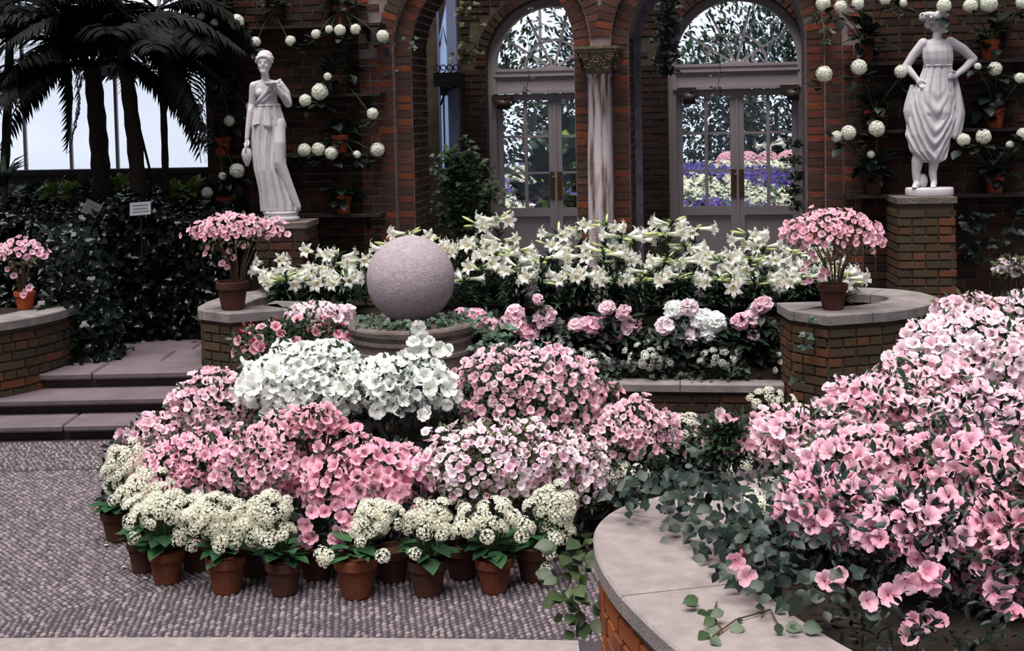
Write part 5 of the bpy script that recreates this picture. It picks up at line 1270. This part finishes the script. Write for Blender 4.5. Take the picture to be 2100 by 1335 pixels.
# ---- potted azaleas standing on the planters
G3 = 'potted azaleas on planter corners'
def pot_on(x, yb, pr_, z, label, crown, Y=None, mat='terracotta_old', n=110, pal='rose', extra=(), size=.030):
    p_ = onz(x, yb - 6, z); cx_, cy_, rx, ry = crown
    t = azalea(cx_, cy_, rx, ry, p_.y - .02, n, size, pal, label, G3, zb=z, pot=None, mix=('pink', .6), extra=[(a, b, p_.y - .1) for a, b in extra], leafn=4, leaf='olive', leafsize=.035, cover=-.15)
    dx = p_.x - t.location.x; add_pot(t, pr_, pr_ * 1.75, mat, (dx, p_.y - t.location.y, 0)); return t
pot_on(478, 640, .128, ZC, 'pink azalea in a brown clay pot on the planter beside the steps', (485, 478, 92, 40), n=120, extra=[(420, 520), (426, 508), (455, 540), (465, 548), (478, 528), (590, 480), (578, 470), (412, 480), (470, 515), (500, 505)])
pot_on(1708, 640, .110, ZC, 'rounded pink azalea in a small clay pot on the planter near the crowned statue', (1712, 487, 98, 58), n=170, extra=[(1648, 555), (1655, 540), (1660, 575), (1650, 580), (1672, 530), (1690, 555), (1700, 560), (1684, 568), (1663, 520), (1810, 500), (1640, 470), (1790, 515), (1645, 510)])
pot_on(52, 640, .085, ZC, 'mauve pink azalea in an orange clay pot on the rounded planter', (42, 522, 52, 34), mat='terracotta_bright', n=46, pal='mauve', extra=[(15, 552), (28, 565), (52, 598), (60, 590), (48, 605), (80, 520)], size=.034)

# ================================================================== CREAM FLOWERS IN THE FRONT POTS
def cluster(seed, tint):
    mb = MB(); n = 20; d = sph(n, .12); scatter(mb, T_FLORET, d * np.array((1, 1, .5)) * rng.uniform(.8, 1.05, (n, 1)), np.cross(d, rng.normal(0, 1, (n, 3))), d, .50, np.tile(tint, (n, 1)) * np.concatenate([rng.uniform(.88, 1, (n, 1)).repeat(3, 1), np.ones((n, 1))], 1))
    
    for q in d[::6]: mb.tube([(0, 0, -.7), tuple(q * .3)], .02, 3, lin(120, 140, 80))
    return mb.mesh('flower_cluster', M['petal'])
CLU = [cluster(i, lin(255, 253, 242)) for i in range(4)]; CLW = [cluster(i + 9, lin(252, 252, 250)) for i in range(3)]
G4 = 'cream flowering plants ringing the mound'
BIGLEAF = []
for i in range(3):
    mb = MB(); scatter(mb, T_BROAD, [(0, 0, 0)], [(0, 1, 0)], [(0, 0, 1)], 1.0, leafcol(1, lin(52, 84, 56), .25)); BIGLEAF.append(mb.mesh('leaf', M['leaf'], True))
def cream(potx, poty, crowns, label, pot=True, r=.092, nleaf=16, n=24, meshes=None, zb=0.0, size=.036, Y=None, loose=(), leafmesh=None, group=G4, ls=.11, mat='terracotta'):
    b_ = onz(potx, poty, zb) if poty else at(potx, crowns[0][1], Y); b_.z = zb
    t = thing('cream_flower_plant', b_, label, 'flowering plant', group); zt_ = 0.0
    if pot: add_pot(t, r, r * 1.85, mat); zt_ = r * 1.7
    stm = MB(); pts = []
    for (cx_, cy_, rx, ry) in crowns:
        Yc = b_.y - .02; c = at(cx_, cy_, Yc) - b_; R_ = (rx * Yc / 2700, (rx + ry) * .45 * Yc / 2700, ry * Yc / 2700); k_ = max(4, int(n * rx * ry / 3000)); d = sph(k_ * 2, -.75); d = d[d[:, 1] < .35]
        for q in d:
            k2 = random.uniform(.62, 1.12) * (1 + .45 * mnoise.noise(Vector(q) * 1.9 + Vector((cx_ * .37, cy_ * .11, 0)))); pts.append((c + Vector((q[0] * R_[0] * 1.1, q[1] * R_[1], q[2] * R_[2] * (1.0 if q[2] > 0 else .8))) * k2, Vector(q) + Vector((random.gauss(0, .3), random.gauss(0, .3), random.gauss(0, .3)))))
    for (x, y) in loose: pts.append((at(x, y, b_.y - .12) - b_, Vector((0, -1, .4))))
    for p_, q in pts:
        if p_.z + zb < .05: continue
        link('flower_cluster', random.choice(meshes or CLU), t, Matrix.Translation(p_) @ aim(q + Vector((0, -.2, .7)), size * random.uniform(.85, 1.2)))
        stm.tube([(0, 0, zt_), tuple(Vector((0, 0, zt_)).lerp(p_, .5) + Vector((0, 0, .02))), tuple(p_)], .0035, 4)
    if pts: stm.obj('stems', M['stem_green'], t, kind='stuff')
    for k in range(nleaf):
        a = 6.28 * k / nleaf + random.uniform(-.3, .3); e = random.uniform(-.35, .35); d = Vector((math.cos(a), math.sin(a), e))
        R_ = Matrix(frames(np.array([tuple(d)]), np.array([(0, 0, 1.0)]))[0].tolist()).transposed().to_4x4(); s = ls * random.uniform(.8, 1.25)
        link('leaf', random.choice(BIGLEAF), t, Matrix.Translation((.03 * math.cos(a), .03 * math.sin(a), zt_ + random.uniform(.02, .10))) @ R_ @ Matrix.Diagonal((s, s, s, 1)))
    if leafmesh:
        fo = MB(); 
        for (cx_, cy_, rx, ry) in crowns: c = at(cx_, cy_, b_.y) - b_; tuft(fo, tuple(c), leafmesh, rx * b_.y / 2700, .06, 'dark')
        fo.obj('foliage', M['leaf'], t, kind='stuff')
    return t
cream(243, 1108, [(258, 950, 34, 52), (240, 985, 20, 40)], 'cream flowers in a clay pot at the steps end of the ring', loose=[(234, 905 + 120)], mat='terracotta_old')
cream(298, 1170, [(300, 1010, 40, 50)], 'cream flowers in a dark clay pot with one low flower head', loose=[(275, 1103)], mat='terracotta_old')
cream(343, 1194, [(338, 1040, 74, 44)], 'broad cream flowers in an orange clay pot at the ring corner', loose=[(370, 1090), (395, 1118), (368, 1105)], mat='terracotta')
cream(466, 1213, [(440, 1052, 66, 46), (480, 1085, 60, 30)], 'cream flowers in a wide orange clay pot', loose=[(455, 1105), (450, 1118), (500, 1075)], r=.1)
cream(584, 1217, [(556, 1040, 44, 36), (555, 1085, 36, 24)], 'cream flowers in a brown clay pot below the pink azalea', loose=[(550, 1108), (580, 1098)], mat='terracotta_old')
cream(732, 1222, [(755, 1070, 30, 42), (790, 1060, 24, 32)], 'cream flowers in a wide clay pot under the deep pink sprays', loose=[(785, 1140), (672, 1140), (665, 1150), (660, 1135), (740, 1110)], r=.108)
cream(878, 1219, [(872, 1062, 40, 38), (905, 1075, 22, 30)], 'cream flowers in an old clay pot with a pale crust', loose=[(905, 1098), (850, 1135), (940, 1085)], mat='terracotta_old', r=.096)
cream(1014, 1212, [(1010, 1062, 62, 40)], 'cream flowers in a clay pot beside the near planter end', loose=[(1075, 1075), (1070, 1100), (955, 1075), (960, 1090)], mat='terracotta')
cream(1095, 1190, [(1135, 1035, 46, 40), (1145, 1085, 28, 26)], 'greenish cream flowers in a hidden pot by the near planter', loose=[(1140, 1105), (1128, 1135), (1120, 1165), (1115, 1178)], mat='terracotta_old')
cream(1230, 1080, [(1268, 982, 64, 36), (1205, 1008, 32, 28)], 'bright cream flowers spilling behind the near coping', pot=True, mat='terracotta_old')
cream(1385, 1030, [(1402, 895, 30, 44)], 'upright cream flowers beyond the near planter ivy', mat='terracotta_old')
cream(1440, 1010, [(1488, 948, 66, 32), (1350, 965, 46, 26)], 'low cream flowers half hidden by the near ivy', mat='terracotta_old')
cream(1580, 940, [(1575, 820, 42, 24), (1650, 845, 36, 14)], 'cream flowers peeping over the pink azaleas before the ledge', mat='terracotta_old')
cream(1590, None, [(1560, 1050, 30, 40), (1745, 985, 26, 16)], 'cream flowers tucked among the near azaleas', pot=False, nleaf=4, zb=.76, Y=4.9)
# extra empty-looking pots between the front ones, coloured dark in place of shade
for i, (x, y) in enumerate(((405, 1168), (525, 1180), (650, 1186), (805, 1190), (948, 1184))):
    b_ = onz(x, y, 0); t = thing('clay_pot', b_, 'clay pot coloured dark as if shaded, standing behind ' + ('the ring corner pot, nearest the steps', 'the wide orange pot', 'the pots under the trailing deep pink sprays', 'the wide pot and the crusted old pot', 'the last front pots by the near planter')[i], 'pot', 'pots in the second row'); add_pot(t, .095, .17, 'terracotta_old'); mb = MB(); tuft(mb, (0, 0, .22), 34, .14, .10, 'dark', up=.5); mb.obj('foliage', M['leaf_dark'], t, kind='stuff')

# ================================================================== RHODODENDRONS AND SPRAYS IN THE BED
def truss(pal, seed):
    mb = MB(); e, th_ = PAL[pal]; d = norm(sph(14, -.25) + rng.normal(0, .16, (14, 3))); bl = azalea_blossom(seed, e, mixc(e, th_, .6), .08, False)
    V0 = np.concatenate(bl.V); C0 = np.concatenate(bl.C)
    for q in d:
        m_ = np.array(aim(q, .52).to_3x3()); mb.add(V0 @ m_.T + q * random.uniform(.55, .78), [tuple(f) for g in bl.F for f in g], C0 * np.array((*[random.uniform(.92, 1.0)] * 3, 1)))
    return mb.mesh('flower_truss', M['petal'], True)
TR = {k: [truss(k, i) for i in range(3)] for k in ('pink', 'blush', 'pale', 'white', 'mauve')}
def rhodo(x, Y_b, trs, label):
    xs = [q[0] for q in trs]; cx_ = sum(xs) / len(xs); lo, hi = PL_A, .3
    for _ in range(24):
        m_ = (lo + hi) / 2
        if proj(PA(m_, Y_b) + Vector((0, 0, .8)))[0] < cx_: lo = m_
        else: hi = m_
    b_ = PA(lo, Y_b); b_.z = .33; t = thing('rhododendron', b_, label, 'rhododendron', 'rhododendrons along the bed'); fo = MB(); stm = MB()
    for (x_, y_, r, pal) in trs:
        Yc = b_.y - .05 + random.uniform(-.08, .05); P = at(x_, y_, Yc) - b_; rr_ = r * 1.12 * Yc / 2700
        link('flower_truss', random.choice(TR[random.choice({'pink': ('pink', 'pale', 'mauve'), 'blush': ('white', 'white', 'blush'), 'pale': ('pale', 'mauve')}[pal])]), t, Matrix.Translation(P) @ aim((random.uniform(-.5, .5), -.6, .8), rr_) @ Matrix.Diagonal((random.uniform(.9, 1.2), random.uniform(.9, 1.15), random.uniform(.72, .95), 1))); stm.tube([(0, 0, 0), tuple(P * .5 + Vector((0, .03, 0))), tuple(P)], [.012, .009, .006], 5)
        tuft_objects(t, tuple(P - Vector((0, -.04, rr_ * .7))), 14, rr_ * .9, .12, lin(36, 50, 38), tm=T_LEAF, up=-.25, mat='leaf_dark')
    for (x_, y_, r, pal) in trs: tuft(fo, tuple((at(x_, y_ + 40, b_.y) - b_)), 12, .1, .13, lin(36, 46, 36), tm=T_LEAF, up=-.2)
    fo.obj('foliage', M['leaf_dark'], t, kind='stuff'); stm.obj('stems', M['stem'], t, kind='stuff')
p_, w_, l_ = 'pink', 'blush', 'pale'
rhodo(0, .72, [(945, 650, 22, p_), (975, 655, 28, p_), (1005, 670, 20, p_)], 'pink rhododendron with three flower trusses beside the stone ball')
rhodo(0, .72, [(1055, 645, 24, p_), (1062, 668, 24, p_), (1118, 652, 26, p_), (1104, 615, 14, p_), (1040, 660, 18, p_), (1085, 682, 22, p_)], 'pink rhododendron with six trusses in front of the lilies')
rhodo(0, .72, [(1180, 668, 18, p_), (1244, 632, 20, p_), (1278, 640, 18, p_), (1212, 668, 24, p_), (1232, 664, 18, p_), (1285, 668, 26, p_), (1262, 690, 18, p_), (1302, 672, 18, p_), (1235, 703, 14, p_)], 'pink rhododendron with many trusses in the middle of the bed')
rhodo(0, .72, [(1382, 636, 24, w_), (1412, 630, 20, w_), (1365, 670, 20, w_), (1440, 655, 24, w_), (1468, 660, 22, w_), (1405, 678, 24, w_), (1450, 684, 22, w_), (1388, 698, 16, w_), (1420, 690, 20, w_)], 'white rhododendron with clustered trusses in the bed')
rhodo(0, .70, [(1518, 660, 20, l_), (1540, 655, 22, l_), (1563, 625, 22, l_), (1545, 688, 13, l_), (1612, 680, 10, l_)], 'pale pink rhododendron beside the planter corner')
def spray(x, y, rx, ry, label, b_pos=.62, n=12):
    lo, hi = PL_A, .3
    for _ in range(24):
        m_ = (lo + hi) / 2
        if proj(PA(m_, b_pos) + Vector((0, 0, .5)))[0] < x: lo = m_
        else: hi = m_
    b_ = PA(lo, b_pos); cream(x, None, [(x, y, rx, ry)], label, pot=False, nleaf=0, zb=.22, Y=b_.y, meshes=CLW, size=.032, leafmesh=40, group='white spray flowers along the ledge', n=n)
spray(1200, 740, 42, 30, 'white spray flowers below the pink rhododendron', n=44); spray(1335, 738, 42, 32, 'white spray flowers below the white rhododendron', n=46); spray(1350, 778, 22, 14, 'low white spray flowers at the stone ledge', n=30); spray(1475, 735, 44, 28, 'white spray flowers in the middle of the ledge bed', n=36); spray(1612, 748, 22, 28, 'white spray flowers against the brick planter end', n=30); spray(1150, 700, 20, 14, 'small white sprays beside the pink rhododendron', n=16)
# ground cover in the bed and ivy round the ball
def ivy(name, pts, label, base, n_each, spread, size, mat='leaf', group=None, obj_leaves=0, cat='ivy', up=0.1, stems=True):
    o0 = Vector(pts[0]); t = thing(name, o0, label, cat, group); fo = MB(); k = 0
    IV = []
    if obj_leaves:
        for i in range(5): mb = MB(); scatter(mb, T_BROAD, [(0, 0, 0)], [(0, 1, 0)], [(0, 0, 1)], 1.0, leafcol(1, base, .35)); IV.append(mb.mesh('leaf', M[mat], True))
    for P in pts:
        c = np.array(Vector(P) - o0); d = rng.normal(0, 1, (n_each, 3)) * np.array((1, .8, .7)); pos_ = c + d * spread * .55; yd = norm(np.stack([d[:, 0] + rng.normal(0, .6, n_each), d[:, 1] - .6 + rng.normal(0, .4, n_each), -.35 + rng.normal(0, .5, n_each)], 1)); zd = norm(np.stack([rng.normal(0, .35, n_each), np.full(n_each, -.7), np.full(n_each, .8)], 1)); sz = size * rng.uniform(.65, 1.25, n_each)
        m_ = 0
        if obj_leaves:
            m_ = min(n_each, obj_leaves // len(pts)); Rf = frames(yd, zd)
            for i in range(m_): link('leaf', random.choice(IV), t, Matrix.Translation(pos_[i]) @ Matrix(Rf[i].tolist()).transposed().to_4x4() @ Matrix.Diagonal((sz[i], sz[i], sz[i], 1)))
        if n_each > m_: scatter(fo, T_IVY, pos_[m_:], yd[m_:], zd[m_:], sz[m_:], leafcol(n_each - m_, base, .4))
    if fo.n: fo.obj('foliage', M[mat], t, kind='stuff')
    if stems and len(pts) > 1: mb = MB(); mb.tube([tuple(Vector(P) - o0) for P in pts], .0028, 5); mb.obj('vine', M['stem'], t)
    return t
gc = [PA(a, .62 + random.uniform(-.05, .2)) + Vector((0, 0, .27)) for a in np.linspace(PL_A + 1.6, -.35, 18)]
ivy('ground_cover', gc, 'dark creeping ground cover along the stone ledge', lin(52, 66, 54), 70, .13, .045, stems=False)
gc2 = [PA(a, .8) + Vector((0, 0, .5)) for a in np.linspace(PL_A + .6, -.35, 22)]
ivy('bed_foliage', gc2, 'dark foliage filling the bed below the rhododendrons', lin(34, 42, 34), 80, .2, .08, mat='leaf_dark', stems=False)
ivy('ivy_wreath', [Vector((SPX + .31 * math.cos(a), SPY + .31 * math.sin(a), SPZ - SPR + .03)) for a in np.linspace(-3.1, .25, 15)], 'small-leaved ivy growing round the foot of the stone ball', lin(60, 82, 62), 16, .05, .035)
ivy('ivy_spray', [Vector((SPX + .48, SPY - .1, SPZ - SPR - .02)), Vector((SPX + .55, SPY - .2, .85)), Vector((SPX + .52, SPY - .3, .72))], 'leafy green spray hanging beside the drum', lin(66, 90, 70), 50, .12, .045, stems=False)
# ivy over the near coping
pts = [onz(x, y, ZC + .06 + dz) for x, y, dz in ((1330, 1000, .06), (1380, 1010, .08), (1430, 1000, .10), (1480, 1010, .1), (1530, 1020, .12), (1440, 1045, .05), (1480, 1055, .06), (1520, 1070, .06), (1570, 1070, .08), (1450, 1090, .03), (1500, 1120, .04), (1560, 1130, .05), (1610, 1150, .06), (1520, 1165, .03), (1590, 1190, .03), (1650, 1215, .05), (1310, 1018, .03), (1400, 985, .08))]
ivy('creeping_ivy', pts, 'grey-green ivy creeping over the pale near coping', lin(38, 50, 44), 20, .10, .047, obj_leaves=290, stems=False)
pts = [at(x, y, Y_) for x, y, Y_ in ((1205, 1112, 4.72), (1180, 1130, 4.68), (1165, 1160, 4.66), (1170, 1190, 4.64), (1160, 1220, 4.62), (1185, 1240, 4.62), (1200, 1275, 4.6))]
ivy('hanging_ivy', pts, 'broad green leaves hanging outside the near planter wall', lin(64, 82, 50), 7, .055, .06, obj_leaves=49)
pts = [onz(x, y, ZC + .01) for x, y in ((1470, 1235), (1462, 1262), (1480, 1290), (1455, 1310), (1510, 1270), (1580, 1250), (1600, 1290))]
ivy('ivy_runner', pts, 'thin bare ivy runner with few leaves lying on the near coping', lin(58, 76, 48), 4, .045, .045, obj_leaves=28)
# ivy on the arches and doors
def wallvine(name, pp, t_, label, base, n, spread, size, stems=True, mat='leaf'):
    P = []
    for x, y in pp: s, z = onwall(x, y, t_); P.append(W(s, t_, z))
    ivy(name, P, label, base, n, spread, size, mat, 'ivy on the arches', 0, 'ivy', stems=stems)
wallvine('hanging_ivy', [(1372, -5), (1368, 20), (1372, 45), (1362, 70), (1368, 95), (1364, 120), (1368, 145)], .85, 'dense dark ivy curtain hanging inside the second arch', lin(44, 56, 52), 40, .09, .06)
wallvine('hanging_ivy', [(1480, -5), (1476, 40), (1480, 80), (1474, 110), (1478, 150), (1470, 185)], 1.2, 'thin ivy strand hanging before the flower-garden fanlight', lin(48, 66, 42), 9, .05, .055)
wallvine('hanging_ivy', [(1082, 20), (1080, 60), (1086, 120), (1084, 160), (1080, 185)], 1.2, 'thin ivy strand hanging before the first fanlight', lin(48, 66, 42), 5, .04, .05)
wallvine('climbing_ivy', [(945, 330), (925, 350), (960, 350), (930, 385), (970, 385), (945, 420), (925, 440), (970, 440), (985, 400), (950, 460), (940, 310)], 1.45, 'bushy climbing plant between the blue window and the first door', lin(56, 78, 46), 70, .16, .06, False)
wallvine('climbing_ivy', [(1632, 295), (1628, 330), (1632, 360), (1626, 390), (1632, 420)], .5, 'ivy climbing the jamb beside the flower-garden door', lin(40, 56, 40), 34, .07, .05)
wallvine('climbing_ivy', [(955, 15), (965, 50), (955, 90), (950, 120), (968, 100)], 1.3, 'leafy creeper with orange leaves high beside the first door', lin(74, 74, 40), 18, .10, .055)
wallvine('climbing_ivy', [(1990, 440), (2010, 470), (2005, 500), (2020, 530), (2070, 480), (2085, 440)], -.12, 'dark leaves climbing the wall past the tall brick pedestal', lin(36, 48, 42), 12, .14, .075)
wallvine('climbing_ivy', [(1690, 85), (1700, 60), (1672, 30)], -.06, 'small ivy patch on the arch beside the hydrangeas', lin(48, 62, 44), 8, .06, .05, False)
wallvine('climbing_ivy', [(840, 80), (852, 95), (795, 150)], -.03, 'few ivy leaves on the first arch pier', lin(58, 78, 66), 4, .05, .05, False)
wallvine('climbing_ivy', [(1010, 345), (1012, 370), (1008, 395)], TD - .1, 'dark ivy sprig on the casing of the first door', lin(20, 24, 22), 5, .035, .04)
pp = PA(-.02, .0); ivy('hanging_ivy', [pp + Vector((-.12, .02, ZC - .03)), pp + Vector((-.14, .03, ZC - .14)), pp + Vector((-.15, .05, ZC - .24)), pp + Vector((-.2, .08, ZC - .5))], 'single ivy strand hanging down the brick planter corner', lin(52, 70, 60), 5, .03, .05)

# ================================================================== GARDEN BEYOND THE DOORS
gb = MB(); gb.box(-9, 14, TD + .3, 16.2, Z_LAND - .3, Z_LAND); o = structure(gb.obj('ground_beyond', M['lawn'], None, False, WALLM), 'earth of the garden court beyond the doors', 'ground')
bk = MB(); V = []; F = []
for s in np.linspace(-5, 8, 14):
    for (t_, z) in ((4.0, .4), (4.3, .85), (5.5, 1.12), (6.6, 1.38), (7.6, 1.5), (8.2, .36)): V.append((s, t_, z))
for i in range(13):
    for q in range(5): a = i * 6 + q; F.append((a, a + 6, a + 7, a + 1))
bk.add(V, F); structure(bk.obj('ground_bank', M['soil'], None, False, WALLM), 'sloping flower bank beyond the doors', 'ground')
n = 15000; s = rng.uniform(-3, 7, n); t_ = rng.uniform(4.2, 7.4, n); z = np.interp(t_, [4.0, 4.3, 5.5, 6.6, 7.6], [.4, .85, 1.12, 1.38, 1.5]) + rng.uniform(.02, .12, n)
band = np.sin(t_ * 3.3 + s * 1.3) + .5 * np.sin(s * 2.7 - t_ * 2.1) + rng.normal(0, .25, n)
cw = np.where(band[:, None] > -.15, np.array(lin(246, 246, 232))[None], np.array(lin(112, 92, 186))[None]); gr = rng.uniform(0, 1, n) < .22; cw[gr] = np.array(lin(90, 112, 90))
mb = MB(); d = norm(rng.normal(0, .5, (n, 3)) + np.array((0, -.4, 1))); scatter(mb, T_FLORET, np.stack([s, t_, z], 1), np.cross(d, rng.normal(0, 1, (n, 3))), d, rng.uniform(.045, .08, n), cw)
o = mb.obj('flower_carpet', M['petal'], None, False, WALLM); o['kind'] = 'stuff'; o['label'] = 'carpet of white and violet flowers on the bank beyond the doors'; o['category'] = 'flower bed'
for i, s in enumerate(np.linspace(1.2, 4.4, 12)):
    t = thing('pink_azalea_bush', W(s, 7.7, 1.45), 'low pink azalea in the row beyond the flower-garden door', 'azalea', 'pink row beyond the doors'); mb = MB(); n = 70; d = sph(n, -.1); c = np.array([PAL['pink'][0] if random.random() > .4 else PAL['deep'][0] for _ in range(n)]); scatter(mb, T_FLORET, d * np.array((.17, .14, .17)) + np.array((0, 0, .08)), np.cross(d, rng.normal(0, 1, (n, 3))), d, .07, c); mb.obj('blossoms', M['petal'], t, kind='stuff'); mb = MB(); tuft(mb, (0, 0, .05), 24, .14, .08, 'mid'); mb.obj('foliage', M['leaf'], t, kind='stuff')
def bush(s, t_, z, rx, rz, n, base, size, label, tm=T_LEAF, trunk=True):
    t = thing('garden_shrub', W(s, t_, z), label, 'shrub', 'greenery beyond the doors'); mb = MB(); d = norm(rng.normal(0, 1, (n, 3))); pos_ = d * np.array((rx, rx * .6, rz)) * rng.uniform(.3, 1.05, (n, 1)) ** .7 + np.array((0, 0, rz)); scatter(mb, tm, pos_, norm(d + rng.normal(0, .5, (n, 3))), norm(rng.normal(0, .5, (n, 3)) + np.array((0, -.4, 1))), size * rng.uniform(.6, 1.3, n), leafcol(n, base, .5)); mb.obj('foliage', M['leaf'], t, kind='stuff'); mb = MB(); mb.tube([(0, 0, -.3), (.03, 0, rz)], [.06, .03], 7); mb.obj('stem', M['bark'], t)
lab = ['dark leafy tree far beyond the flower bank', 'blue-green shrub beyond the flower bank', 'grey-green tree beyond the fanlights']
for i, (s, t_, z, rx, rz, c, l) in enumerate(((-2.6, 9.5, .6, 1.1, 1.7, 'mid', 0), (-.9, 10.2, .8, 1.2, 1.6, 'dark', 0), (.9, 9.6, .7, 1.0, 1.35, 'mid', 1), (2.0, 10.5, .8, 1.1, 1.6, 'blue', 1), (3.3, 10.8, .8, 1.1, 1.35, 'dark', 0), (4.6, 10.2, .8, 1.0, 1.15, 'blue', 1), (5.8, 10.5, .8, 1.2, 1.5, 'mid', 0), (1.6, 12.5, .6, 1.3, 2.1, 'blue', 2), (-1.0, 13, .8, 1.6, 2.3, 'blue', 2), (4.0, 13, .6, 1.2, 1.5, 'blue', 2))): bush(s, t_, z, rx, rz, 3000, c, .13, lab[l])
for (s, t_, h_) in ((-.15, 3.2, 1.1), (.2, 3.4, 1.0), (.42, 3.0, 1.15), (.55, 3.3, .85), (2.75, 4.6, 1.25), (2.95, 4.8, 1.35), (1.65, 4.9, 1.2)):
    lily(W(s, t_, Z_LAND + (.35 if t_ > 4 else 0)), h_, 4, 1, 'white lily plant seen through the door panes', 'lilies beyond the doors', 1.1)
for (s, t_) in ((-.75, 2.9), (-.45, 3.6), (.1, 4.2)): bush(s, t_, Z_LAND, .45, .95, 160, 'bright' if t_ > 3 else 'mid', .3, 'large-leaved green plant seen through the first door', T_BLADE if t_ > 4 else T_BROAD)

# glowing panes added behind the trees to turn the sky gaps white
wf = bpy.data.objects.new('sky_glow', None); col.objects.link(wf); wf.matrix_world = WALLM @ Matrix.Translation((0, 15.5, 0)); structure(wf, 'glowing panes added behind the garden trees for a white sky', 'window')
for k in range(8):
    a = -7 + 2.2 * k; mb = MB(); mb.box(a + .03, a + 2.17, 0, .02, Z_LAND, 6.4); mb.obj('pane', M['glazing'], wf)
    mb = MB(); mb.box(a - .03, a + .03, -.04, .05, Z_LAND, 6.4); mb.obj('glazing_bar', M['paint'], wf)
